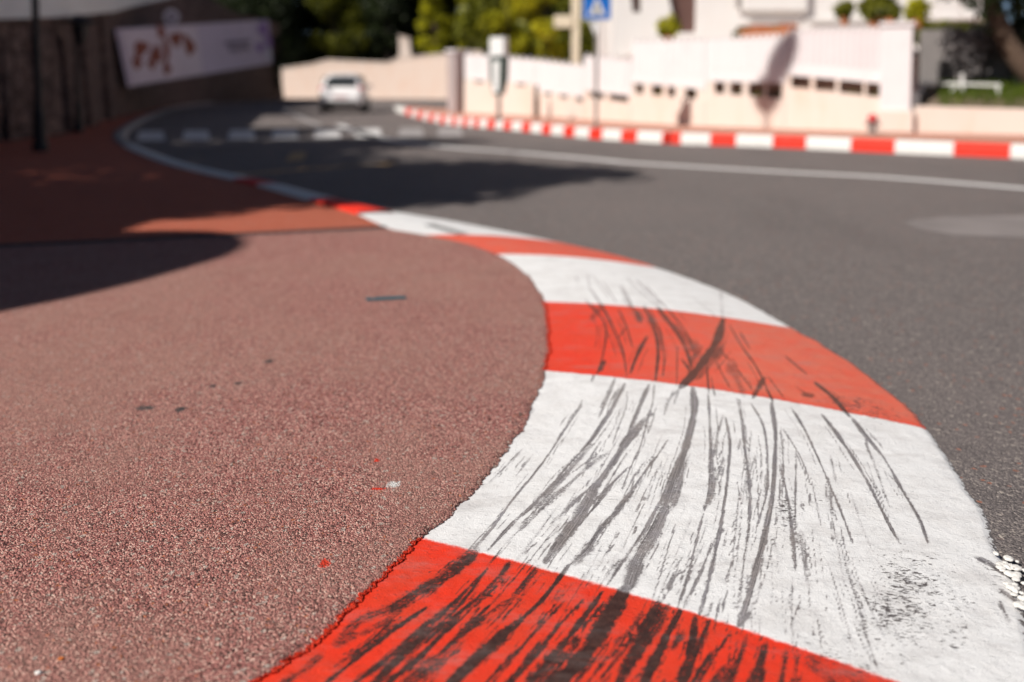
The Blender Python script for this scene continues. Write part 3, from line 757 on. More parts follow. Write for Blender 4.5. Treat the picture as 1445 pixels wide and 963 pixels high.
# clump of white lumps at the outer rim of the kerb
cl_px = [(1412 + i * 1.5 + (i * 37 % 11) - 5, 789 + i * 3.1 + (i * 53 % 9) - 4, 8 + i % 5) for i in range(24)] + [(1420, 790, 11), (1431, 800, 12), (1424, 806, 9), (1438, 812, 12), (1430, 818, 9), (1441, 826, 11), (1434, 832, 9), (1443, 843, 12), (1413, 799, 7), (1446, 858, 10), (1448, 808, 8), (1436, 792, 7), (1449, 838, 9), (1427, 795, 8), (1440, 850, 7)]
bm = bmesh.new(); o_ = G(1432, 815, .01)
for x, y, r in cl_px:
    x += random.uniform(-4, 4); y += random.uniform(-4, 4); p = G(x, y, .012); rad = r * .5 / F_PX * p.y * random.uniform(.7, 1.35)
    res = bmesh.ops.create_icosphere(bm, subdivisions=3, radius=rad, matrix=Matrix.Translation(p - o_ + Vector((0, 0, rad * .25))) @ Matrix.Diagonal((random.uniform(.8, 1.5), random.uniform(.8, 1.4), random.uniform(.3, .6), 1)))
    for v in res['verts']: v.co += Vector((random.uniform(-1, 1), random.uniform(-1, 1), random.uniform(-1, 1))) * rad * .12
o = from_bm('paint_clump', bm, M['pebble'], smooth=True); o.location = o_
props(o, 'clump of hardened white paint lumps at the outer rim of the kerb', 'paint clump')
# loose stones on the pavement
for x, y, r, mt, lb in ((54, 951, .0055, 'pebble', 'small white stone on the mauve pavement by the bottom left corner'), (86, 931, .0048, 'flower', 'tiny orange stone on the mauve pavement behind the white stone')):
    bm = bmesh.new()
    res = bmesh.ops.create_icosphere(bm, subdivisions=2, radius=r, matrix=Matrix.Diagonal((1.25, .9, .65, 1)))
    for v in res['verts']: v.co *= random.uniform(.8, 1.12)
    o = from_bm('stone', bm, M[mt], smooth=False); o.location = G(x, y, PZ) + Vector((0, 0, r * .4))
    props(o, lb, 'stone')

# ------------------------------------------------------------------ foliage
def leaf_mesh(name, blobs, n, size, mat, parent=None, seed=1, hollow=.55):
    r = np.random.default_rng(seed)
    B = np.array(blobs, float)
    if B.shape[1] == 4: B = np.concatenate([B, B[:, 3:4]], 1)        # x y z rxy rz
    vol = B[:, 3] ** 2 * B[:, 4]
    which = r.choice(len(B), n, p=vol / vol.sum())
    d = r.normal(size=(n, 3)); d /= np.linalg.norm(d, axis=1)[:, None]
    rad = (hollow + (1 - hollow) * r.random(n)) * (1 + .16 * np.sin(d[:, 0] * 7 + which) * np.cos(d[:, 2] * 6 + which * 2)) 
    c = B[which, :3] + d * rad[:, None] * B[which][:, [3, 3, 4]]
    a = r.normal(size=(n, 3)) + d * .6; a /= np.linalg.norm(a, axis=1)[:, None]
    b = np.cross(a, r.normal(size=(n, 3))); b /= np.linalg.norm(b, axis=1)[:, None]
    s = size * (.6 + .8 * r.random(n))[:, None]
    V = np.stack([c - a * s, c - b * s * .45, c + a * s, c + b * s * .45], 1).reshape(-1, 3)
    Q = np.arange(n * 4).reshape(n, 4)
    lv = np.clip(.45 + .25 * r.normal(size=n) + .2 * np.sin(c[:, 0] * 2.1 + c[:, 2] * 1.7 + which), 0, 1)
    return quads_np(name, V, Q, mat, parent, attrs=dict(lv=np.repeat(lv, 4)))
def crown_blobs(rx, z0, z1, k, seed, rmin=.30, rmax=.5):
    r = random.Random(seed); out = []
    for i in range(k):
        t = (i + .5) / k
        z = z0 + (z1 - z0) * (.12 + .80 * r.random())
        wz = math.sin(math.pi * min(.98, max(.08, (z - z0) / (z1 - z0)))) ** .6
        a = r.uniform(0, 2 * math.pi); q = rx * .62 * wz * math.sqrt(r.random())
        rr_ = rx * r.uniform(rmin, rmax)
        out.append((q * math.cos(a), q * math.sin(a), z, rr_, rr_ * .8))
    return out
def tree(name, label, base, h, rx, z0, mat, bark, n=6000, size=.16, k=14, seed=1, lean=(0, 0), group=None, trunk_r=.16):
    t = thing(name, label, 'tree', base, 0, group)
    bm = bmesh.new()
    top = Vector((lean[0], lean[1], z0 + (h - z0) * .55))
    pts = [Vector((0, 0, -.3)), Vector((lean[0] * .15, lean[1] * .15, top.z * .3)), Vector((lean[0] * .5, lean[1] * .5, top.z * .65)), top]
    bm_tube(bm, pts, [trunk_r * 1.25, trunk_r, trunk_r * .75, trunk_r * .3], 10)
    rr_ = random.Random(seed)
    blobs = [(x + lean[0], y + lean[1], z, a, b) for x, y, z, a, b in crown_blobs(rx, z0, h, k, seed)]
    for x, y, z, a, b in blobs[:8]:
        s0 = pts[2].lerp(top, rr_.random() * .8)
        bm_tube(bm, [s0, s0.lerp(Vector((x, y, z)), .55) + Vector((0, 0, .15)), Vector((x, y, z))], [trunk_r * .38, trunk_r * .24, trunk_r * .08], 6)
    from_bm('trunk', bm, M[bark], t, True)
    leaf_mesh('crown', blobs, n, size, M[mat], t, seed)
    return t

# ------------------------------------------------------------------ left: stone retaining wall, lamps, banner
def top_z(y): return float(np.interp(y, [0, 9, 16.5, 28, 40, 48, 54, 62], [1.95, 2.0, 2.20, 3.20, 4.65, 5.8, 5.1, 4.9]))
rw = thing('retaining_wall', 'tall dark stone retaining wall in shade, left of the road', 'wall', tuple(wall_line[0]))
base = [Vector(p) for p in wall_line]
wn = [Vector((.97, .24, 0))] * 2
bm = bmesh.new()
o_ = Vector(rw.location)
dense = catmull(np.arange(len(base)), [tuple(p) for p in base], np.linspace(0, len(base) - 1, 90))
dt = np.gradient(dense, axis=0); dt /= np.linalg.norm(dt, axis=1)[:, None]
dn = np.stack([dt[:, 1], -dt[:, 0], np.zeros(90)], 1)               # towards the road
rows = []
for i in range(90):
    p = Vector(dense[i]); n_ = Vector(dn[i]); zt = top_z(p.y); r_ = []
    for k in range(7):
        f = k / 6
        jit = n_ * (random.uniform(-.05, .05))
        r_.append(bm.verts.new(p - o_ - n_ * (f * .05 * zt) + jit + Vector((0, 0, -.1 + f * (zt + .1)))))
    r_.append(bm.verts.new(p - o_ - n_ * 1.6 + Vector((0, 0, zt))))
    rows.append(r_)
for i in range(89):
    for k in range(7):
        bm.faces.new((rows[i][k], rows[i + 1][k], rows[i + 1][k + 1], rows[i][k + 1]))
from_bm('stone_face', bm, M['rock_wall'], rw)
bm = bmesh.new()                                                   # grey parapet on top
rows = []
for i in range(90):
    p = Vector(dense[i]); n_ = Vector(dn[i]); zt = top_z(p.y)
    rows.append([bm.verts.new(p - o_ + n_ * (a - .05 * zt) + Vector((0, 0, zt + b))) for a, b in ((-.3, -.02), (.16, -.02), (.16, .95), (-.3, .95))])
for i in range(89):
    if dense[i + 1][1] > 48.5: continue
    for k in range(4):
        bm.faces.new((rows[i][k], rows[i + 1][k], rows[i + 1][(k + 1) % 4], rows[i][(k + 1) % 4]))
from_bm('parapet', bm, M['concrete'], rw)
for px_, wd in ((70, .5), (98, .35), (128, .45), (152, .5), (20, .4), (-40, .5)):   # buttresses
    i = int(np.argmin(np.abs(project(dense)[:, 0] - px_) + (dense[:, 1] < 6) * 9999))
    p = Vector(dense[i]); n_ = Vector(dn[i]); t_ = Vector(dt[i]); zt = top_z(p.y) * random.uniform(.75, .97)
    bm = bmesh.new()
    lo = [p + t_ * (s_ * wd) + n_ * e for s_, e in ((-1, -.3), (1, -.3), (1, .10), (-1, .10))]
    hi = [p + t_ * (s_ * wd * .8) - n_ * (.05 * zt) + n_ * e for s_, e in ((-1, -.3), (1, -.3), (1, .08), (-1, .08))]
    a_ = [bm.verts.new(v - o_) for v in lo]; b_ = [bm.verts.new(v - o_ + Vector((0, 0, zt))) for v in hi]
    bm.faces.new(a_); bm.faces.new(b_)
    for k in range(4): bm.faces.new((a_[k], a_[(k + 1) % 4], b_[(k + 1) % 4], b_[k]))
    from_bm('buttress', bm, M['rock_wall'], rw)
# upper ground behind the parapet
tz = [Vector((p[0], p[1], 0)) - Vector(dn[i]) * 1.4 for i, p in enumerate(dense)]
ter = [Vector((p.x, p.y, top_z(p.y) - .05)) for p in tz] 
bm = bmesh.new()
va = [bm.verts.new(p) for p in ter]; vb = [bm.verts.new(Vector((-70, p.y - 6, 4.2))) for p in ter]
for i in range(89): bm.faces.new((va[i], va[i + 1], vb[i + 1], vb[i]))
props(from_bm('upper_terrain', bm, M['earth']), 'sloping ground above the retaining wall', 'terrain', kind='structure')

def lamp_post(label, px, py, top_py, r, lantern):
    b = G(px, py, PZ)
    h = D(px, top_py, b.y).z - PZ
    t = thing('lamp_post', label, 'lamp post', tuple(b), 0, 'lamp posts by the stone wall')
    bm = bmesh.new()
    bm_lathe(bm, [(r * 2.1, 0), (r * 2.1, .10), (r * 1.7, .16), (r * 1.5, .55), (r * 1.15, .62), (r, .75), (r * .85, h)], n=16)
    from_bm('pole', bm, M['dark_metal'], t, False)
    if lantern:
        L_ = lantern
        bm = bmesh.new(); bm_tube(bm, [(0, 0, h - .02), (.02, 0, h + L_ * .1), (.16, 0, h + L_ * .12)], .03, 8)
        from_bm('bracket', bm, M['dark_metal'], t)
        bm = bmesh.new(); bm_lathe(bm, [(.02, L_ * .0), (.10, L_ * .06), (.17, L_ * .5), (.17, L_ * .72)], (.1, 0, h - L_ * .15), 8)
        ln_ = from_bm('lantern', bm, M['dark_metal'], t)
        bm = bmesh.new(); bm_lathe(bm, [(.34, L_ * .60), (.36, L_ * .66), (.15, L_ * .82), (.03, L_ * .9)], (.08, 0, h), 8)
        from_bm('lantern_roof', bm, M['dark_metal'], t)
    return t
lamp_post('thick black lamp post, nearest of the two by the stone wall', 57, 214, -70, .056, 0.9)
lamp_post('thin black lamp post with a lantern, beside the buttresses of the stone wall', 111, 187, 58, .045, .62)

# long banner
bl = [D(163, 41, 28.6), D(379, 28, 47.5), D(383, 90, 47.5), D(181, 123, 28.6)]
bo = bl[0]
bt = thing('banner', 'long lilac advertising banner hung on the dark stone wall', 'banner', tuple(bo))
def bpt(u, v, off=0.0):
    p = bl[0].lerp(bl[1], u).lerp(bl[3].lerp(bl[2], u), v)
    nn = (bl[1] - bl[0]).cross(bl[3] - bl[0]).normalized()
    if nn.dot(Vector((0, 0, CAM_H)) - bl[0]) < 0: nn = -nn
    sag = .05 * math.sin(u * 14) * v
    return p - bo + nn * (off + sag)
def bgrid(name, u0, u1, v0, v1, mat, off, par, nu=24, nv=6):
    V = [bpt(u0 + (u1 - u0) * i / nu, v0 + (v1 - v0) * j / nv, off) for i in range(nu + 1) for j in range(nv + 1)]
    return pydata(name, V, [tuple(f) for f in grid_quads(nu + 1, nv + 1)], mat, par)
cloth = bgrid('cloth', 0, 1, 0, 1, M['banner'], 0, bt, 50, 8)
md = cloth.modifiers.new('solid', 'SOLIDIFY'); md.thickness = .02; md.offset = -1
bgrid('picture', .012, .40, .03, .97, M['banner_pale'], .03, bt)
def bblobs(name, items, mat, off):
    bm = bmesh.new()
    for u, v, ru, rv, rot in items:
        vs = []
        for k in range(14):
            a = 2 * math.pi * k / 14; w_ = 1 + .22 * math.sin(3 * a + u * 40)
            x, y = ru * w_ * math.cos(a), rv * w_ * math.sin(a)
            vs.append(bm.verts.new(bpt(u + x * math.cos(rot) - y * .3 * math.sin(rot), v + x * 3 * math.sin(rot) + y * math.cos(rot), off)))
        bm.faces.new(vs)
    return from_bm(name, bm, mat, bt)
bblobs('printed_motif', [(.145, .50, .030, .15, .2), (.20, .45, .016, .26, .1), (.185, .78, .022, .12, 0), (.115, .66, .02, .10, .4), (.265, .26, .035, .14, .3), (.335, .40, .030, .20, -.2), (.08, .38, .03, .16, .5), (.19, .10, .02, .12, 0), (.05, .62, .02, .10, 0)], M['print_rust'], .045)
bblobs('printed_swirl', [(.93, .20, .05, .16, .2), (.97, .5, .03, .25, 0), (.88, .60, .035, .10, .3)], M['print_violet'], .045)
bblobs('printed_flare', [(.955, .78, .03, .16, .2)], M['print_white'], .06)
rl = random.Random(4)
for v0, u0, u1 in ((.40, .575, .80), (.54, .60, .77)):              # lettering: too blurred to read, short runs of strokes
    u = u0
    while u < u1:
        wch = rl.uniform(.016, .028)
        bm = bmesh.new()
        bm.faces.new([bm.verts.new(bpt(a, b, .045)) for a, b in ((u, v0), (u + wch, v0), (u + wch, v0 + .09), (u, v0 + .09))])
        from_bm('lettering', bm, M['print_grey'], bt)
        u += wch + rl.uniform(.006, .012)
# round pale sign above the banner
rs = D(242, 24, 35.0)
t = thing('round_sign', 'small pale round sign above the lilac banner', 'sign', tuple(rs))
bm = bmesh.new(); bmesh.ops.create_cone(bm, cap_ends=True, segments=28, radius1=.29, radius2=.29, depth=.03, matrix=Matrix.Rotation(R(35), 4, 'Z') @ Matrix.Rotation(R(90), 4, 'X'))
from_bm('sign_plate', bm, M['print_white'], t)
bm = bmesh.new(); bm_tube(bm, [(.0, .03, .25), (0, .03, -.75)], .03, 8); from_bm('post', bm, M['dark_metal'], t)
bm = bmesh.new(); bmesh.ops.create_cone(bm, cap_ends=True, segments=20, radius1=.14, radius2=.14, depth=.03, matrix=Matrix.Translation((.012, -.017, 0)) @ Matrix.Rotation(R(35), 4, 'Z') @ Matrix.Rotation(R(90), 4, 'X'))
from_bm('emblem', bm, M['print_grey'], t)
# bush at the far end of the stone wall
t = thing('bush', 'dark bush at the far end of the lilac banner', 'bush', tuple(G(368, 140, PZ)))
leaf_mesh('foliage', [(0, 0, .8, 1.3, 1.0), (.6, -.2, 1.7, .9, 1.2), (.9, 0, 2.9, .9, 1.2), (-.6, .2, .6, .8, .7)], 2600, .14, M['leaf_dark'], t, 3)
bm = bmesh.new(); bm_tube(bm, [(0, 0, 0), (.3, 0, 1.2), (.7, 0, 2.6)], [.09, .06, .02], 7); from_bm('stem', bm, M['dark_bark'], t)

# ------------------------------------------------------------------ pink wall behind the car
pw = thing('garden_wall', 'long pink rendered wall behind the white car', 'wall', tuple(G(520, 138.7, 0)))
o_ = Vector(pw.location)
prof_px = [(385, 100), (440, 92), (462, 86), (500, 88), (548, 90), (560, 84), (600, 80), (645, 76), (690, 72)]
bm = bmesh.new()
vf, vt_ = [], []
for x, y in prof_px:
    Y = 66 - (x - 400) * .02
    b_ = D(x, 138.7, Y); b_.z = -.1
    t_ = D(x, y, Y)
    vf.append((bm.verts.new(b_ - o_), bm.verts.new(t_ - o_), bm.verts.new(t_ - o_ + Vector((0, .45, 0))), bm.verts.new(b_ - o_ + Vector((0, .45, 0)))))
for a_, b_ in zip(vf[:-1], vf[1:]):
    for k in range(4): bm.faces.new((a_[k], b_[k], b_[(k + 1) % 4], a_[(k + 1) % 4]))
bm.faces.new(vf[0]); bm.faces.new(vf[-1])
from_bm('wall_face', bm, M['pink_wall'], pw)
bm = bmesh.new()
for a_, b_ in zip(prof_px[:-1], prof_px[1:]):
    p, q_ = D(a_[0], a_[1], 66 - (a_[0] - 400) * .02) - o_, D(b_[0], b_[1], 66 - (b_[0] - 400) * .02) - o_
    pts = [p + Vector((0, -.06, .003)), q_ + Vector((0, -.06, .003)), q_ + Vector((0, .5, .003)), p + Vector((0, .5, .003))]
    bm_prism(bm, pts, (0, 0, .09))
from_bm('coping', bm, M['cream_wall'], pw)
gp = D(572, 84, 63.3)
t = thing('gate_pillar', 'pale leaning stone pillar on top of the pink wall', 'pillar', tuple(gp))
bm = bmesh.new()
bm_prism(bm, [(-.40, 0, -.9), (.58, 0, -.9), (.28, 0, 1.35), (-.42, 0, 1.55)], (0, .5, 0))
from_bm('shaft', bm, M['cream_wall'], t, bevel=.03)
bm = bmesh.new(); bm_prism(bm, [(-.47, -.04, 1.56), (.33, -.04, 1.36), (.33, -.04, 1.45), (-.47, -.04, 1.66)], (0, .6, 0)); from_bm('cap', bm, M['cream_wall'], t)
# low dark verge beyond the kerb nose
vg = [G(583, 152, .0), G(640, 154, .0), G(640, 140.5, 0), G(560, 140.5, 0)]

# ------------------------------------------------------------------ white car seen from behind
def make_car(loc, rz):
    t = thing('car', 'white hatchback driving away near the zebra crossing', 'car', loc, rz)
    # stations along the car: y, bottom z, belt z, roof z, half width low, belt, roof
    st = [(-1.78, .42, .62, .64, .60, .62, .55), (-1.74, .30, .78, .82, .74, .76, .66), (-1.62, .24, .92, 1.06, .82, .83, .64), (-1.30, .22, .97, 1.42, .845, .84, .60), (-.7, .22, .97, 1.50, .85, .845, .60),
          (.1, .22, .96, 1.49, .85, .845, .60), (.7, .22, .95, 1.36, .85, .84, .60), (1.15, .22, .93, .98, .84, .82, .66), (1.6, .26, .80, .86, .78, .76, .62), (1.78, .36, .62, .66, .62, .60, .5)]
    bm = bmesh.new(); rings = []
    for y, zb, zl, zr, wl_, wb, wr_ in st:
        half = [(wl_ * .55, zb), (wl_ * .93, zb + .03), (wl_, zb + .2 * (zl - zb) + .06), (wl_ * 1.005, zb + .6 * (zl - zb)), (wb, zl), (wb * .3 + wr_ * .7, zl + (zr - zl) * .72), (wr_ * .9, zr - .03), (wr_ * .5, zr)]
        ring = [bm.verts.new((x, y, z)) for x, z in half] + [bm.verts.new((-x, y, z)) for x, z in half[::-1]]
        rings.append(ring)
    n = len(rings[0])
    for a_, b_ in zip(rings[:-1], rings[1:]):
        for k in range(n): bm.faces.new((a_[k], a_[(k + 1) % n], b_[(k + 1) % n], b_[k]))
    bm.faces.new(rings[0][::-1]); bm.faces.new(rings[-1])
    body = from_bm('body', bm, M['car_paint'], t, True)
    sm = body.modifiers.new('sub', 'SUBSURF'); sm.levels = 2; sm.render_levels = 2
    def panel(name, pts, mat, par, th=.02):
        bm = bmesh.new(); bm_prism(bm, pts, (0, th, 0)); return from_bm(name, bm, mat, par, bevel=.004)
    # rear window follows the slope of the tail
    panel('rear_window', [(-.60, -1.665, .99), (.60, -1.665, .99), (.53, -1.40, 1.33), (-.53, -1.40, 1.33)], M['glass'], t)
    for s_ in (-1, 1):
        bm = bmesh.new()
        bm_prism(bm, [(s_ * .835, -1.15, 1.0), (s_ * .835, .75, .99), (s_ * .69, .35, 1.38), (s_ * .69, -1.0, 1.38)], (s_ * .012, 0, 0)); from_bm('side_window', bm, M['glass'], t)
        tl = panel('tail_light', [(s_ * .62, -1.735, .76), (s_ * .83, -1.66, .78), (s_ * .80, -1.60, 1.0), (s_ * .66, -1.66, 1.0)], M['tail_light'], t, .05)
        bm = bmesh.new(); bm_box(bm, (s_ * .93, .62, 1.0), (.16, .09, .12)); from_bm('mirror', bm, M['car_paint'], t, bevel=.02)
        for yy_ in (-1.12, 1.12):
            bm = bmesh.new()
            bm_tube(bm, [(s_ * .66, yy_, .29), (s_ * .69, yy_, .29), (s_ * .83, yy_, .29), (s_ * .86, yy_, .29)], [.25, .29, .29, .25], 24)
            w_ = from_bm('wheel', bm, M['tyre'], t)
            bm = bmesh.new(); bm_tube(bm, [(s_ * .855, yy_, .29), (s_ * .868, yy_, .29)], [.19, .17], 20); from_bm('rim', bm, M['rim'], w_)
    bm = bmesh.new(); bm_box(bm, (0, -1.79, .36), (1.30, .12, .17)); from_bm('bumper', bm, M['dark_metal'], t, bevel=.03)
    panel('number_plate', [(-.26, -1.80, .56), (.26, -1.80, .56), (.26, -1.79, .67), (-.26, -1.79, .67)], M['plate'], t, .03)
    bm = bmesh.new(); bm_box(bm, (0, -1.36, 1.46), (1.0, .26, .035)); from_bm('spoiler', bm, M['car_paint'], t, bevel=.012)
    bm = bmesh.new(); bm_box(bm, (0, 0, .25), (1.5, 3.1, .12)); from_bm('underbody', bm, M['dark_metal'], t)
    return t
cp = G(480, 160.3, 0)
make_car((cp.x - .10, cp.y + 1.7, 0), R(4)).scale = (.94, .94, .97)

# ------------------------------------------------------------------ right: wall sections with fence panels over a row of openings
sections = [  # px left, right, panel top L/R, panel bottom L/R, opening bottom L/R, posts between the openings (px), words
    (655, 752, 77, 85, 112, 119, 116, 123, [655, 668, 682, 697, 712, 727, 740, 752], 'far left section of white walling, behind the slim information post'),
    (752.5, 822, 85, 94, 128, 138, 132, 146, [752.5, 766, 777, 788, 799, 810, 822], 'white wall section beside the blue pedestrian sign, on its left'),
    (822.5, 889.5, 80, 86, 128, 136, 137, 146, [822.5, 829, 851, 857, 885, 889.5], 'white wall section directly behind the blue pedestrian sign'),
    (890, 994.5, 60, 58, 117, 127, 132, 142, [890, 894, 906, 917, 933, 940, 951, 965, 981, 994.5], 'white wall section below the yellow green potted plant'),
    (995, 1106.5, 58, 52, 115, 118, 131, 140, [995, 1006, 1021, 1028, 1046, 1054, 1076, 1079, 1101, 1106.5], 'white wall section below the orange flower trough'),
    (1107, 1249, 47, 44, 106, 119, 123, 139, [1107, 1114, 1141, 1147, 1177, 1182, 1216, 1220, 1244, 1249], 'white ribbed wall section left of the tall white pillar')]
for a, b, t0, t1, p0, p1, q0, q1, posts, lab in sections:
    A, B = wpt(a), wpt(b)
    t = thing('boundary_wall', lab, 'wall', (A.x, A.y, .2), 0, 'sections of the white boundary wall')
    o_ = Vector(t.location)
    def slab(bm, xa, xb, za0, za1, zb0, zb1, fo, ba, m=5):
        for i in range(m):
            x0_, x1_ = xa + (xb - xa) * i / m, xa + (xb - xa) * (i + 1) / m
            f0, f1 = (x0_ - a) / (b - a), (x1_ - a) / (b - a)
            pts = [(x0_, za0 + (za1 - za0) * f0, zb0 + (zb1 - zb0) * f0), (x1_, za0 + (za1 - za0) * f1, zb0 + (zb1 - zb0) * f1)]
            vs = []
            for x_, lo, hi in pts:
                for off in (fo, ba):
                    p_ = wpt(x_, 0, off)
                    vs += [bm.verts.new(Vector((p_.x, p_.y, lo)) - o_), bm.verts.new(Vector((p_.x, p_.y, hi)) - o_)]
            l0, h0, l0b, h0b, l1, h1, l1b, h1b = vs
            for f in ((l0, l1, h1, h0), (l0b, h0b, h1b, l1b), (h0, h1, h1b, h0b), (l0, l0b, l1b, l1)): bm.faces.new(f)
            if i == 0: bm.faces.new((l0, h0, h0b, l0b))
            if i == m - 1: bm.faces.new((l1, l1b, h1b, h1))
    zt0, zt1, zp0, zp1, zo0, zo1 = zat(a, t0), zat(b, t1), zat(a, p0), zat(b, p1), zat(a, q0), zat(b, q1)
    bm = bmesh.new(); slab(bm, a, b, .18, .18, zo0, zo1, 0, .14); from_bm('base', bm, M['cream_wall'], t)
    bm = bmesh.new(); slab(bm, a, b, zp0, zp1, zt0, zt1, .02, .13); pn = from_bm('panel', bm, M['white_panel'], t)
    bm = bmesh.new()
    nr = max(5, int((b - a) / 9))
    for i in range(nr):                                             # ribs of the panel
        x_ = a + (b - a) * (i + .5) / nr; f = (i + .5) / nr
        p_ = wpt(x_, 0, .035) - o_; lo, hi = zp0 + (zp1 - zp0) * f + .06, zt0 + (zt1 - zt0) * f - .12
        tdir = B - A
        bm_box(bm, (p_.x, p_.y, (lo + hi) / 2), (.07, .050, hi - lo), math.atan2(tdir.y, tdir.x))
    from_bm('panel_ribs', bm, M['panel_rib'] if a > 1100 else M['white_panel'], pn)
    for k in range(0, len(posts) - 1, 2):
        bm = bmesh.new()
        xa, xb = posts[k], posts[k + 1]
        slab(bm, xa, max(xb, xa + 2), zo0 - .01, zo1 - .01, zp0 + .01, zp1 + .01, .03, .12, 1)
        from_bm('opening_post', bm, M['cream_wall'], t)
# dark planting trough seen through the openings
hd = thing('planting', 'dark shaded planting seen through the openings of the white boundary wall', 'plants', tuple(wpt(900, .3, .9)))
o_ = Vector(hd.location)
leaf_mesh('foliage', [tuple(wpt(x, zat(x, 133), .28) - o_) + (.09, .10) for x in range(660, 1245, 13)], 900, .06, M['leaf_mid'], hd, 9)
bm = bmesh.new()
for x in range(660, 1235, 24):
    pa, pb = wpt(x, 0, .26) - o_, wpt(x + 24, 0, .26) - o_
    z_ = zat(x, 125)
    bm_prism(bm, [Vector((pa.x, pa.y, -.2)), Vector((pb.x, pb.y, -.2)), Vector((pb.x, pb.y, z_)), Vector((pa.x, pa.y, z_))], (.25, .30, 0))
from_bm('hedge_body', bm, M['hedge_core'], hd)
# end return of the wall, its shade put into the grey render colour
t = thing('wall_pier', 'pier at the far left end of the white wall, its shade put into the grey colour', 'pillar', (wpt(648).x, wpt(648).y, .2))
h_ = zat(648, 74) - .2
bm = bmesh.new(); bm_box(bm, (0, .1, h_ / 2), (.42, .6, h_), R(-50)); from_bm('shaft', bm, M['shade_grey_render'], t, bevel=.02)
bm = bmesh.new(); bm_box(bm, (0, .1, h_ + .04), (.5, .7, .08), R(-50)); from_bm('cap', bm, M['white_panel'], t, bevel=.01)
# tall pillar
A, B = wpt(1248), wpt(1292)
c_ = (A + B) / 2
t = thing('gate_pillar', 'tall white pillar between the ribbed wall and the grass bank', 'pillar', (c_.x, c_.y, .2))
h_ = zat(1270, 37) - .2; wd = (B - A).length; an = math.atan2((B - A).y, (B - A).x)
bm = bmesh.new(); bm_box(bm, (0, .2, h_ / 2), (wd, .55, h_), an); from_bm('shaft', bm, M['white_panel'], t, bevel=.012)
bm = bmesh.new(); bm_box(bm, (0, .2, h_ + .035), (wd + .08, .63, .07), an); from_bm('cap', bm, M['white_panel'], t, bevel=.01)
bm = bmesh.new(); bm_box(bm, (0, .15, .2), (wd + .06, .57, .4), an); from_bm('plinth', bm, M['cream_wall'], t, bevel=.012)
# low wall with grass bank
t = thing('low_wall', 'low cream wall below the grass bank on the right', 'wall', tuple(wpt(1294, .2)))
o_ = Vector(t.location)
bm = bmesh.new()
xs = [1289 + k * 40 for k in range(15)]
for x0_, x1_ in zip(xs[:-1], xs[1:]):
    z0_, z1_ = [D(x_, 150 + (x_ - 1294) * .03, wpt(x_).y).z for x_ in (x0_, x1_)]
    vs = []
    for x_, hi in ((x0_, z0_), (x1_, z1_)):
        for off in (0, .3):
            p_ = wpt(x_, 0, off)
            vs += [bm.verts.new(Vector((p_.x, p_.y, .18)) - o_), bm.verts.new(Vector((p_.x, p_.y, hi)) - o_)]
    l0, h0, l0b, h0b, l1, h1, l1b, h1b = vs
    for f in ((l0, l1, h1, h0), (l0b, h0b, h1b, l1b), (h0, h1, h1b, h0b)): bm.faces.new(f)
    if x0_ == xs[0]: bm.faces.new((l0, h0, h0b, l0b))
from_bm('wall_face', bm, M['cream_wall'], t)
# grass bank
gx = np.linspace(1296, 1800, 40); rows = []
for x in gx:
    rows.append([wpt(x, .60, .28), wpt(x, .78, .5), wpt(x, .95, 1.1), wpt(x, 1.02, 2.0), wpt(x, 1.05, 4.5)])
gv = np.array([[tuple(p) for p in r_] for r_ in rows])
gb = quads_np('grass_bank', gv.reshape(-1, 3), grid_quads(40, 5), M['earth'], smooth=True)
props(gb, 'sloping bank of soil above the low cream wall', 'bank', kind='structure')
nG = 9000
gi = RNG.uniform(0, 1, nG); gj = RNG.uniform(0, 1, nG) ** .8
gc = np.array([tuple(wpt(1325 + 420 * a_, .0, .30 + 1.9 * b_)) for a_, b_ in zip(gi, gj)])
gc[:, 2] = np.interp(.30 + 1.9 * gj, [.28, .5, 1.1, 2.0, 4.5], [.60, .78, .95, 1.02, 1.05]) - .01
hgt = RNG.uniform(.06, .17, nG); an_ = RNG.uniform(0, 6.28, nG)
dx = np.stack([np.cos(an_), np.sin(an_), np.zeros(nG)], 1) * .012
tipv = np.stack([RNG.normal(0, .03, nG), RNG.normal(0, .03, nG), hgt], 1)
GV = np.stack([gc - dx, gc + dx, gc + tipv + dx * .3, gc + tipv - dx * .3], 1).reshape(-1, 3)
props(quads_np('grass', GV, np.arange(nG * 4).reshape(nG, 4), M['leaf_grass'], attrs=dict(lv=np.repeat(RNG.random(nG), 4))), 'bright green grass on the bank', 'grass', kind='stuff')
# white railing on the bank
t = thing('railing', 'white metal railing on the grass bank beside the tall white pillar', 'railing', tuple(wpt(1296, .95, .9)))
o_ = Vector(t.location)
yb = wpt(1350, 0, .9).y
def rp(px, py): return D(px, py, wpt(px, 0, .9).y) - o_
bm = bmesh.new(); bm_tube(bm, [rp(1296, 118), rp(1350, 119), rp(1412, 121)], .026, 8); from_bm('rail', bm, M['white_metal'], t)
for (xa, ya), (xb, yb_) in (((1358, 104), (1358, 142)), ((1302, 118), (1300, 142)), ((1408, 120), (1409, 140))):
    bm = bmesh.new(); bm_tube(bm, [rp(xa, ya), rp(xb, yb_)], .03, 8); from_bm('post', bm, M['white_metal'], t)
bm = bmesh.new(); bm_tube(bm, [rp(1350, 120), rp(1334, 141)], .02, 8); from_bm('brace', bm, M['white_metal'], t)
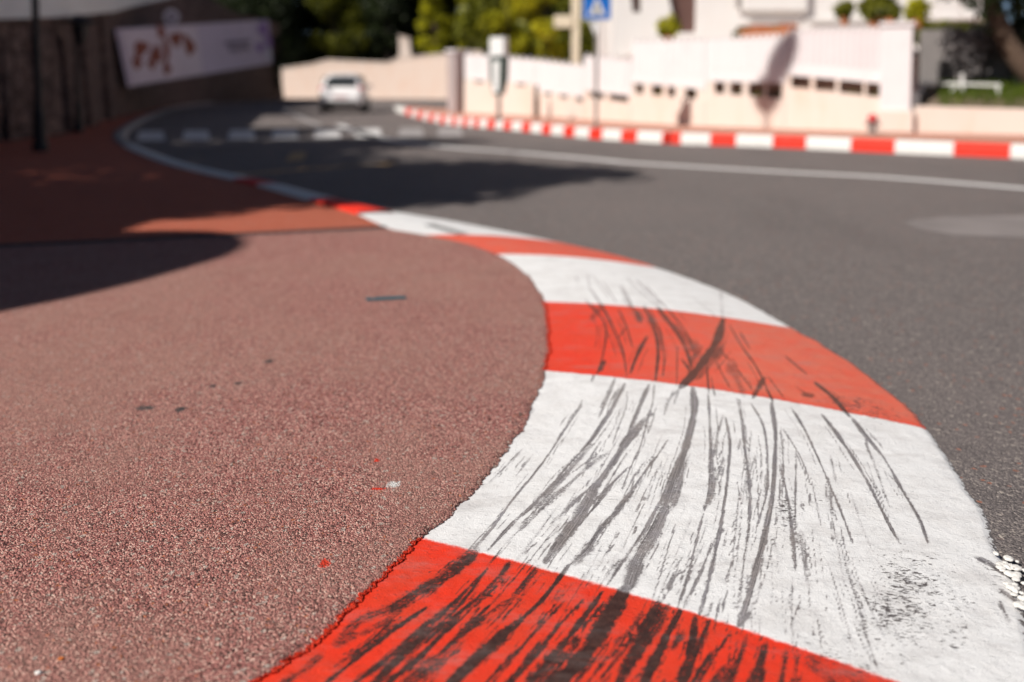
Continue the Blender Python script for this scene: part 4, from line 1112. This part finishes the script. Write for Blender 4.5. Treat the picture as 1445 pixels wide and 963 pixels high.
# grey fence panels behind it
t = thing('garden_fence', 'grey fence panels in the shade behind the white railing', 'fence', tuple(wpt(1294, .9, 2.6)))
o_ = Vector(t.location)
for k, (xa, xb) in enumerate(((1290, 1338), (1341, 1390), (1393, 1445), (1448, 1510))):
    pa, pb = wpt(xa, 0, 2.4), wpt(xb, 0, 2.4)
    z0_, z1_ = .95, D(1320, 42, wpt(1320, 0, 2.4).y).z
    bm = bmesh.new(); bm_prism(bm, [Vector((pa.x, pa.y, z0_)) - o_, Vector((pb.x, pb.y, z0_)) - o_, Vector((pb.x, pb.y, z1_)) - o_, Vector((pa.x, pa.y, z1_)) - o_], (.03, .05, 0))
    from_bm('fence_panel', bm, M['grey_panel'], t)
    bm = bmesh.new(); bm_box(bm, (pb.x - o_.x, pb.y - o_.y, (z0_ + z1_) / 2 - o_.z), (.08, .08, z1_ - z0_)); from_bm('post', bm, M['grey_panel'], t)
h0 = wpt(1360, 0, 3.0)
t = thing('hedge', 'clipped green hedge showing over the grey fence', 'hedge', (h0.x, h0.y, .9))
o_ = Vector(t.location)
leaf_mesh('foliage', [tuple(wpt(x, D(x, 47, wpt(x, 0, 3.0).y).z, 3.0) - o_) + (.30, .24) for x in range(1285, 1480, 12)], 4200, .07, M['leaf_mid'], t, 12)
bm = bmesh.new()
pa, pb = wpt(1292, 0, 3.0), wpt(1470, 0, 3.0)
bm_prism(bm, [Vector((pa.x, pa.y, .9)) - o_, Vector((pb.x, pb.y, .9)) - o_, Vector((pb.x, pb.y, 2.0)) - o_, Vector((pa.x, pa.y, 2.0)) - o_], (.06, .25, 0)); from_bm('hedge_body', bm, M['hedge_core'], t)
s0 = wpt(1368, .98, 1.9)
t = thing('shrub', 'silver leaved shrub in front of the shaded grey fence', 'shrub', tuple(s0))
leaf_mesh('foliage', [(0, 0, .75, .42), (.35, .05, .95, .34), (-.22, 0, 1.0, .3), (.1, 0, .4, .38), (.62, .1, .7, .26)], 1500, .06, M['leaf_silver'], t, 14, .2)
bm = bmesh.new(); bm_tube(bm, [(0, 0, -.05), (.03, 0, .4), (.05, 0, .9)], [.035, .025, .01], 7); from_bm('stem', bm, M['bark'], t)
# pine leaning over the bank
pb_ = wpt(1490, .95, 1.6)
t = thing('pine_tree', 'dark leaning pine at the right edge above the grass bank', 'tree', tuple(pb_))
o_ = Vector(t.location)
bm = bmesh.new()
tp = [D(1490, 135, pb_.y), D(1452, 104, pb_.y), D(1425, 66, pb_.y + .1), D(1402, 18, pb_.y + .2), D(1385, -60, pb_.y + .3), D(1380, -170, pb_.y + .3)]
bm_tube(bm, [p - o_ for p in tp], [.26, .22, .19, .17, .14, .05], 12)
for e in ((1340, -90), (1450, -80), (1420, -150), (1330, -40), (1470, -20)):
    bm_tube(bm, [tp[4] - o_, (tp[4].lerp(D(e[0], e[1], pb_.y), .6)) - o_ + Vector((0, 0, .1)), D(e[0], e[1], pb_.y) - o_], [.08, .05, .02], 7)
from_bm('trunk', bm, M['bark'], t, True)
bb = [(1440, -10, .75), (1410, -25, .6), (1475, 30, .8), (1385, 5, .38), (1460, 60, .55), (1365, -40, .8), (1430, -90, 1.1), (1490, -50, 1.1), (1330, -90, .9), (1400, -150, 1.3), (1480, 95, .5), (1390, 36, .25), (1434, 110, .3)]
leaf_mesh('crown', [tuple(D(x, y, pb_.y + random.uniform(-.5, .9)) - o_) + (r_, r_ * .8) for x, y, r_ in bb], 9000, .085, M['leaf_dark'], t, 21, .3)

# ------------------------------------------------------------------ villa behind the wall
YF = 25.0
vl = thing('villa', 'white villa with dark brown recessed openings behind the boundary wall', 'building', (D(1130, 60, YF).x, YF, 1.0))
o_ = Vector(vl.location)
def vp(px, py, dy=0): return D(px, py, YF) - o_ + Vector((0, dy, 0))
outer_ = [vp(868, 130), vp(1392, 130), vp(1392, -330), vp(868, -330)]
holes = [[vp(938 - 14, -90), vp(986, -90), vp(983, 46), vp(955, 46)], [vp(884, -60), vp(907, -60), vp(905, 18), vp(893, 18)], [vp(1150, -200), vp(1230, -200), vp(1230, -70), vp(1150, -70)]]
allp = outer_ + [p for h in holes for p in h]
tris = tessellate_polygon([outer_] + holes)
bm = bmesh.new(); vs = [bm.verts.new(p) for p in allp]
for f in tris: bm.faces.new([vs[i] for i in f])
bvs = [bm.verts.new(p + Vector((0, 6, 0))) for p in outer_]
for k in range(4): bm.faces.new((vs[k], vs[(k + 1) % 4], bvs[(k + 1) % 4], bvs[k]))
bm.faces.new(bvs)
i0 = 4
for h in holes:
    hb = [bm.verts.new(p + Vector((0, .28, 0))) for p in h]
    for k in range(len(h)):
        bm.faces.new((vs[i0 + k], vs[i0 + (k + 1) % len(h)], hb[(k + 1) % len(h)], hb[k]))
    i0 += len(h)
from_bm('wall', bm, M['villa'], vl)
for h in holes:
    bm = bmesh.new(); bm_prism(bm, [p + Vector((0, .24, 0)) for p in h], (0, .06, 0)); w_ = from_bm('opening_pane', bm, M['brown'], vl)  # dark brown panes set back in the openings
bm = bmesh.new(); bm_prism(bm, [vp(1046, -45, -.22), vp(1136, -45, -.22), vp(1136, 16, -.22), vp(1046, 16, -.22)], (0, .215, 0)); from_bm('balcony', bm, M['villa'], vl, bevel=.02)
bm = bmesh.new(); bm_tube(bm, [vp(1040, 13, -.12), vp(1040, -300, -.12)], .055, 8); from_bm('downpipe', bm, M['grey_metal'], vl)
bm = bmesh.new(); bm_tube(bm, [vp(1254, 18, -.12), vp(1254, -300, -.12)], .05, 8); from_bm('downpipe', bm, M['grey_metal'], vl)
bm = bmesh.new(); bm_prism(bm, [vp(1140, 26, -.10), vp(1392, 22, -.10), vp(1392, 27, -.10), vp(1140, 31, -.10)], (0, .098, 0)); from_bm('cornice', bm, M['villa'], vl)
bm = bmesh.new(); bm_prism(bm, [vp(860, -331, -.5), vp(1400, -331, -.5), vp(1400, -331, 6.5), vp(860, -331, 6.5)], (0, 0, .2)); from_bm('roof', bm, M['terracotta'], vl)
# terrace slab between wall and villa
tp_ = [wpt(x, 1.80, .24) for x in range(890, 1250, 20)] + [Vector((12.5, 24.98, 1.80)), Vector((2.75, 24.98, 1.80))]
bm = bmesh.new(); bm_prism(bm, tp_, (0, 0, -.14))
props(from_bm('terrace', bm, M['tile']), 'pale terrace between the boundary wall and the villa', 'terrace', kind='structure')

def potted(label, px, py_base, w_px, h_px, Y_back, pot, mat, seed, cat='potted plant', n=360, leafs=.085):
    b = wpt(px, 1.82, Y_back)
    k_ = b.y / F_PX
    zb = max(1.815, D(px, py_base, b.y).z)
    t = thing('potted_plant', label, cat, (b.x, b.y, zb), 0, 'potted plants on the terrace')
    w_px *= 1.3; r_ = w_px * k_ * .22
    bm = bmesh.new(); bm_lathe(bm, [(r_ * .8, 0), (r_ * 1.1, .13), (r_ * 1.2, .13), (r_ * 1.2, .17), (r_ * 1.0, .17)], n=18); from_bm('pot', bm, M[pot], t)
    bm = bmesh.new(); bm_tube(bm, [(0, 0, .2), (.01, 0, .24 + h_px * k_ * .5)], [.02, .008], 6); from_bm('stem', bm, M['bark'], t)
    hh = h_px * k_ * 1.25
    leaf_mesh('leaves', [(w_px * k_ * .1, 0, .12 + hh * .95, w_px * k_ * .12, hh * .35), (-w_px * k_ * .3, 0, .12 + hh * .8, w_px * k_ * .1, hh * .4), (0, 0, .12 + hh * .5, w_px * k_ * .52, hh * .55), (w_px * k_ * .2, 0, .12 + hh * .7, w_px * k_ * .3, hh * .3), (-w_px * k_ * .22, .02, .12 + hh * .4, w_px * k_ * .3, hh * .36)], n, leafs, M[mat], t, seed, .1)
potted('yellow green bush in a pot, left end of the terrace', 917, 62, 26, 22, .5, 'terracotta', 'leaf_lime', 31)
potted('small upright green plant in a terracotta pot, between the flower trough and the bushy plant', 1175, 36, 20, 20, .5, 'terracotta', 'leaf_mid', 32)
potted('widest bushy plant in a terracotta pot on the terrace', 1222, 38, 34, 28, .5, 'terracotta', 'leaf_mid', 33, n=700)
potted('low green plant in a terracotta pot beside the tall white pillar', 1246, 38, 22, 18, .45, 'terracotta', 'leaf_mid', 34)
potted('spreading green plant in a pot behind the tall white pillar', 1286, 40, 26, 24, 1.2, 'terracotta', 'leaf_lime', 35)
# orange flower trough
b0, b1 = wpt(1034, 1.85, .35), wpt(1110, 1.85, .35)
c_ = (b0 + b1) / 2; zb = zat(1070, 55)
t = thing('flower_trough', 'long terracotta trough of orange flowers on the white wall', 'planter', (c_.x, c_.y, zb), math.atan2((b1 - b0).y, (b1 - b0).x))
LL_ = (b1 - b0).length
bm = bmesh.new(); bm_prism(bm, [(-LL_ / 2, -.11, 0), (LL_ / 2, -.11, 0), (LL_ / 2 + .02, -.15, .2), (-LL_ / 2 - .02, -.15, .2)], (0, .28, 0)); from_bm('trough', bm, M['terracotta'], t, bevel=.01)
leaf_mesh('flowers', [(LL_ * (k / 9 - .42), 0, .24, .11, .09) for k in range(9)], 700, .035, M['flower'], t, 36, .1)
leaf_mesh('leaves', [(-LL_ * .52, -.02, .12, .16, .18), (-LL_ * .40, 0, .22, .10, .09), (LL_ * .1, 0, .22, .12, .06)], 420, .05, M['leaf_mid'], t, 37, .1)

# ------------------------------------------------------------------ street furniture on the far pavement
sp = G(841, 181.5, FKH)
t = thing('pedestrian_sign', 'blue square pedestrian crossing sign on a slim grey post', 'road sign', tuple(sp))
ps = sp.y / F_PX
pole_top = D(841, -22, sp.y).z - sp.z
bm = bmesh.new(); bm_lathe(bm, [(.07, 0), (.07, .03), (.034, .05), (.034, pole_top), (.02, pole_top + .02)], n=14); from_bm('post', bm, M['grey_metal'], t)
zc = D(842, 8.5, sp.y).z - sp.z; hw = 20.5 * ps; yf = -.055
def rrect(hw_, hh_, r_, y, zc_):
    out = []
    for cx, cz, a0 in ((hw_ - r_, hh_ - r_, 0), (-hw_ + r_, hh_ - r_, 90), (-hw_ + r_, -hh_ + r_, 180), (hw_ - r_, -hh_ + r_, 270)):
        for k in range(5):
            a_ = R(a0 + k * 22.5); out.append((cx + r_ * math.cos(a_), y, zc_ + cz + r_ * math.sin(a_)))
    return out
bm = bmesh.new(); bm_prism(bm, rrect(hw, hw, .05, yf, zc), (0, .014, 0)); from_bm('back_plate', bm, M['sign_white'], t)
bm = bmesh.new(); bm_prism(bm, rrect(hw - .022, hw - .022, .04, yf - .003, zc), (0, .0025, 0)); from_bm('blue_face', bm, M['blue_sign'], t)
bm = bmesh.new(); tri_h = 15 * ps; zb_ = zc - 13.5 * ps
bm_prism(bm, [(-12.5 * ps, yf - .006, zb_), (12.5 * ps, yf - .006, zb_), (0, yf - .006, zb_ + 25 * ps)], (0, .0025, 0)); from_bm('white_triangle', bm, M['sign_white'], t)
bm = bmesh.new()                                                   # walking figure on stripes
y_ = yf - .009
def limb(a_, b_, w_):
    a_, b_ = Vector((a_[0] * ps, y_, zb_ + a_[1] * ps)), Vector((b_[0] * ps, y_, zb_ + b_[1] * ps))
    d_ = (b_ - a_).normalized(); n_ = Vector((-d_.z, 0, d_.x)) * (w_ * ps / 2)
    bm_prism(bm, [a_ - n_, b_ - n_, b_ + n_, a_ + n_], (0, .0025, 0))
limb((0, 12.5), (0, 7.5), 2.6); limb((0, 7.8), (2.6, 2.6), 1.5); limb((0, 7.8), (-2.4, 2.6), 1.5); limb((0, 12), (2.8, 8.6), 1.1); limb((0, 12), (-2.6, 9), 1.1)
from_bm('walking_figure', bm, M['sign_black'], t); bm = bmesh.new()
bmesh.ops.create_circle(bm, cap_ends=True, segments=14, radius=1.5 * ps, matrix=Matrix.Translation((0, y_, zb_ + 14.8 * ps)) @ Matrix.Rotation(R(90), 4, 'X'))
from_bm('figure_head', bm, M['sign_black'], t)
for k in range(5):
    bm = bmesh.new(); limb((-8 + k * 4, 1.2), (-7 + k * 3.5, 2.2), 1.6); from_bm('crossing_stripe', bm, M['sign_black'], t)
bm = bmesh.new()
zt_ = D(838, 31, sp.y).z - sp.z; zb2 = D(838, 52, sp.y).z - sp.z
bm_prism(bm, [(-8.5 * ps - .03, yf + .016, zt_), (7.5 * ps - .03, yf + .016, zt_), (-.035, yf + .016, zb2)], (0, .012, 0)); from_bm('triangle_plate', bm, M['sign_white'], t)

ip = G(704, 170, FKH)
t = thing('information_post', 'slim green post with a white square head and pale panel', 'post', tuple(ip), R(-38))
k_ = ip.y / F_PX
def iz(py): return D(704, py, ip.y).z - ip.z
bm = bmesh.new(); bm_lathe(bm, [(.11, 0), (.11, .04), (.055, .07), (.05, iz(132))], n=14); from_bm('pole', bm, M['grey_metal'], t)
bm = bmesh.new(); bm_prism(bm, [(-13 * k_, -.09, iz(112)), (-6 * k_, -.09, iz(134)), (6 * k_, -.09, iz(134)), (13 * k_, -.09, iz(112)), (14 * k_, -.09, iz(81)), (-14 * k_, -.09, iz(81))], (0, .18, 0)); from_bm('case', bm, M['green_metal'], t, bevel=.015)
bm = bmesh.new(); bm_prism(bm, [(-5.5 * k_, -.105, iz(130)), (4.5 * k_, -.105, iz(130)), (6.0 * k_, -.105, iz(86)), (-6.0 * k_, -.105, iz(86))], (0, .012, 0)); from_bm('panel', bm, M['sign_white'], t)
bm = bmesh.new(); bm_prism(bm, rrect(12.5 * k_, 13 * k_, .05, -.09, iz(66)), (0, .18, 0)); from_bm('head', bm, M['sign_white'], t)
bm = bmesh.new(); bm_box(bm, (0, 0, iz(80)), (20 * k_, .14, 4 * k_)); from_bm('neck', bm, M['green_metal'], t)

bp = G(757, 165.5, FKH)
t = thing('marker_post', 'thin brown post standing against the white wall', 'post', tuple(bp))
hz = D(757, 120, bp.y).z - bp.z
bm = bmesh.new(); bm_lathe(bm, [(.075, 0), (.07, hz * .55), (.05, hz * .62), (.045, hz * .97), (.02, hz)], n=12)
from_bm('shaft', bm, M['bark'], t)
bm = bmesh.new(); bm_lathe(bm, [(.08, hz * .60), (.082, hz * .66)], n=12); from_bm('collar', bm, M['grey_metal'], t)

hp = G(1231, 188.5, FKH)
t = thing('fire_hydrant', 'small hydrant with a red cap by the ribbed wall', 'hydrant', tuple(hp))
hz = D(1231, 161, hp.y).z - hp.z
bm = bmesh.new(); bm_lathe(bm, [(.11, 0), (.11, .03), (.07, .05), (.075, hz * .6), (.09, hz * .62)], n=16); from_bm('barrel', bm, M['grey_metal'], t)
bm = bmesh.new(); bm_lathe(bm, [(.085, hz * .62), (.09, hz * .8), (.06, hz * .93), (.02, hz)], n=16); from_bm('cap', bm, M['tail_light'], t, True)
for s_ in (-1, 1):
    bm = bmesh.new(); bm_tube(bm, [(s_ * .05, 0, hz * .48), (s_ * .125, 0, hz * .48)], .035, 10); from_bm('outlet', bm, M['grey_metal'], t)

# cream post and beam behind the wall
cb = D(812, 92, 27.5)
t = thing('pergola_post', 'cream concrete post with a side beam behind the white wall', 'post', (cb.x, cb.y, .2))
k_ = 27.5 / F_PX
bm = bmesh.new(); hz = D(812, -40, 27.5).z - .2
bm_box(bm, (0, 0, hz / 2), (11 * k_, .22, hz)); from_bm('shaft', bm, M['cream_post'], t, bevel=.012)
bm = bmesh.new(); zc_ = D(812, 31, 27.5).z - .2
bm_box(bm, ((-30 + 7.5) / 2 * k_ - .14, -.06, zc_), (25 * k_, .2, 17 * k_)); from_bm('beam', bm, M['cream_post'], t, bevel=.012)

# ------------------------------------------------------------------ trees
def at_px(px, Y, z=0): return (D(px, 100, Y).x, Y, z)
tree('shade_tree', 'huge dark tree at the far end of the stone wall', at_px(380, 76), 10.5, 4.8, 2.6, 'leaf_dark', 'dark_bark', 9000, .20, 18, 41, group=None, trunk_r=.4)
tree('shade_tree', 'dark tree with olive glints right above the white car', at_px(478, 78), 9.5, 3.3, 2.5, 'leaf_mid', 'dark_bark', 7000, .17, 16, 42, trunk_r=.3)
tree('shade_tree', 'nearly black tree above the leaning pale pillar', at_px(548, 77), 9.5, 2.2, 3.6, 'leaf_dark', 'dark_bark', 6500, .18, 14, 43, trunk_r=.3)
tree('conifer', 'bright lime green conifer, left of the pair over the pink wall', at_px(613, 71), 9.5, 1.6, 2.4, 'leaf_lime', 'bark', 6000, .13, 16, 44)
tree('conifer', 'bright lime green conifer, right of the pair over the pink wall', at_px(668, 71), 9.5, 1.8, 2.9, 'leaf_lime', 'bark', 6500, .13, 16, 45)
tree('garden_tree', 'leafy green tree behind the slim information post', at_px(716, 36), 7.0, 1.3, 1.9, 'leaf_lime', 'dark_bark', 4200, .10, 12, 46)
tree('garden_tree', 'olive tree with a bare dark trunk left of the cream post', at_px(770, 33), 6.5, 1.25, 1.5, 'leaf_lime', 'dark_bark', 4200, .09, 12, 47)
tree('garden_tree', 'dark green tree behind the blue pedestrian sign', at_px(858, 31), 6.5, 1.0, 1.6, 'leaf_mid', 'dark_bark', 3600, .09, 11, 48)
for px, Y, h, rx, sd in ((330, 84, 14, 6, 51), (440, 88, 15, 6, 52), (545, 90, 15, 6, 53), (640, 86, 14, 5, 54), (562, 82, 13, 4.5, 57), (740, 62, 12, 5, 55), (830, 52, 11, 4, 56)):
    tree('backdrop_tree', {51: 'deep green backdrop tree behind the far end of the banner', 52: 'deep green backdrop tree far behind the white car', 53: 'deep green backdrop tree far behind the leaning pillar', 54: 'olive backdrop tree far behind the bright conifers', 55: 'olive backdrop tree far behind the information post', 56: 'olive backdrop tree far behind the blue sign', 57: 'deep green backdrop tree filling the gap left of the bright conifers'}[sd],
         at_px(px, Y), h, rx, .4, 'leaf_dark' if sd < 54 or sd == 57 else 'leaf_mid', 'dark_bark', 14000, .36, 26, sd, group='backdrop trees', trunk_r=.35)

# ------------------------------------------------------------------ light
SUN_EL = 42.0
SUN_H = Vector((-.80, -.60, 0)).normalized()                        # towards the sun, seen from above
S_DIR = (SUN_H * math.cos(R(SUN_EL)) + Vector((0, 0, math.sin(R(SUN_EL))))).normalized()
def caster(px, py, z, z0=0.0):                                      # point at height z whose shadow falls on the ground at that spot
    p = G(px, py, z0)
    return p + S_DIR * ((z - z0) / S_DIR.z)
# block added out of view, roof outline shaped to throw the curved shadow
HZ = 7.5
ht = thing('shadow_block', 'unseen block added left of the camera, its roof shaped to throw the curved shadow on the pavement', 'building', (-16, 0, 0))
o_ = Vector(ht.location)
edge_px = [(-120, 468), (0, 441), (100, 421), (200, 397), (270, 377), (320, 362), (345, 349), (349, 340), (335, 331), (300, 326), (240, 325), (150, 327), (60, 333)]
cp_ = [caster(x, y, HZ, PZ) for x, y in edge_px]
back = [cp_[-1] + Vector((-9, .5, 0)), cp_[0] + Vector((-9, -4, 0)), cp_[0] + Vector((-.5, -3.5, 0))]
bm = bmesh.new(); bm_prism(bm, [p - o_ for p in cp_ + back], (0, 0, -.4)); from_bm('roof', bm, M['concrete'], ht)
xe = min(p.x for p in cp_) + -.6
bm = bmesh.new(); bm_box(bm, (xe - 3.5 - o_.x, -1.0, HZ / 2 - .21), (7, 6.0, HZ - .402)); from_bm('wall', bm, M['villa'], ht)
for yy_ in (-3, -1, 1):
    bm = bmesh.new(); bm_box(bm, (xe + .02 - o_.x, yy_, 4.5), (.08, 1.1, 1.5)); from_bm('window', bm, M['glass'], ht)
# trees standing above the wall on the left; they shade the wall, the bay and part of the road
sh = [((488, 257), 9.0, 3.0, 61, 9000), ((330, 215), 10.0, 3.4, 62, 9000), ((150, 243), 9.0, 2.6, 63, 3000), ((75, 308), 8.0, 2.0, 64, 12000), ((275, 189), 10.0, 2.7, 65, 11000), ((285, 161), 11.0, 3.6, 68, 12000), ((235, 268), 9.0, 1.5, 69, 6000), ((100, 190), 9.5, 3.0, 66, 8000), ((585, 250), 9.5, 1.6, 67, 6000)]
for (px, py), zc_, rx, sd, n in sh:
    c_ = caster(px, py, zc_)
    t = thing('street_tree', 'street tree left of the camera, shade ' + {61: 'on the road beside the red kerb band', 62: 'across the bay', 63: 'on the red pavement', 64: 'by the dark joint', 65: 'on the zebra crossing', 66: 'by the lamp posts', 67: 'pointing across the road', 68: 'on the asphalt left of the white car', 69: 'dappling the orange pavement'}[sd], 'tree', (c_.x, c_.y, 0), 0, 'street trees on the left')
    bm = bmesh.new(); bm_tube(bm, [(0, 0, -.2), (.05, 0, zc_ * .4), (0, .05, zc_ * .8), (0, 0, zc_)], [.2, .16, .12, .05], 9); from_bm('trunk', bm, M['dark_bark'], t, True)
    leaf_mesh('crown', crown_blobs(rx, zc_ - rx * .8, zc_ + rx * .8, 14, sd, .38, .58), n, .20, M['leaf_mid'], t, sd, .2)

# mast added out of view, heads shaped to throw the leaning wall shadow
wq = wpt(1098)
h1_ = D(1104, 86, wq.y); mz = 15.0
hd1 = h1_ + S_DIR * ((mz - h1_.z) / S_DIR.z)
h2_ = D(1072, 116, wq.y); hd2 = h2_ + S_DIR * ((mz - .9 - h2_.z) / S_DIR.z)
t = thing('shadow_mast', 'unseen mast added left of the camera, its heads shaped to shade the white wall', 'shadow caster', (hd2.x, hd2.y, 0))
o_ = Vector(t.location)
bm = bmesh.new(); bm_lathe(bm, [(.09, 0), (.06, 3), (.035, mz - 1.1)], n=12); bm_tube(bm, [(0, 0, mz - 1.1), hd1 - o_], .03, 8); from_bm('mast', bm, M['dark_metal'], t)
va_, vb_ = wpt(1121), wpt(1084)
axis_ = (D(1121, 56, va_.y) - D(1084, 132, vb_.y))
for c_, r1_, r2_ in ((hd1, .21, .60), (hd2, .26, .36)):
    bm = bmesh.new()
    bmesh.ops.create_uvsphere(bm, u_segments=24, v_segments=16, radius=1, matrix=Matrix.Translation(c_ - o_) @ axis_.to_track_quat('Z', 'Y').to_matrix().to_4x4() @ Matrix.Diagonal((r1_, r1_, r2_, 1)))
    from_bm('shadow_head', bm, M['grey_metal'], t, True)
sun = bpy.data.lights.new('sun', 'SUN'); sun.energy = 5.0; sun.angle = R(.5); sun.color = (1.0, .945, .87)
so = bpy.data.objects.new('sun', sun); COL.objects.link(so)
so.rotation_euler = S_DIR.to_track_quat('Z', 'Y').to_euler()
so.location = S_DIR * 50
wd_ = bpy.data.worlds.new('World'); scene.world = wd_; wd_.use_nodes = True
nt = wd_.node_tree
sky = nt.nodes.new('ShaderNodeTexSky'); sky.sky_type = 'NISHITA'; sky.sun_disc = False
sky.sun_elevation = R(SUN_EL)
sky.air_density = .5; sky.dust_density = .4; sky.ozone_density = .6
sky.sun_rotation = math.atan2(S_DIR.x, S_DIR.y)
bg = nt.nodes['Background']; bg.inputs[1].default_value = .05
nt.links.new(sky.outputs[0], bg.inputs[0])

scene.render.engine = 'CYCLES'
vs_ = scene.view_settings
vs_.view_transform = 'Standard'; vs_.look = 'None'; vs_.exposure = 0.12; vs_.gamma = 1.0; vs_.use_curve_mapping = False
c = scene.cycles
c.use_denoising = True
try:
    c.denoiser = 'OPENIMAGEDENOISE'; c.denoising_prefilter = 'ACCURATE'; c.denoising_input_passes = 'RGB_ALBEDO_NORMAL'
except Exception: pass
c.max_bounces = 6; c.diffuse_bounces = 3; c.glossy_bounces = 2; c.transmission_bounces = 3; c.transparent_max_bounces = 4
c.sample_clamp_indirect = 6.0
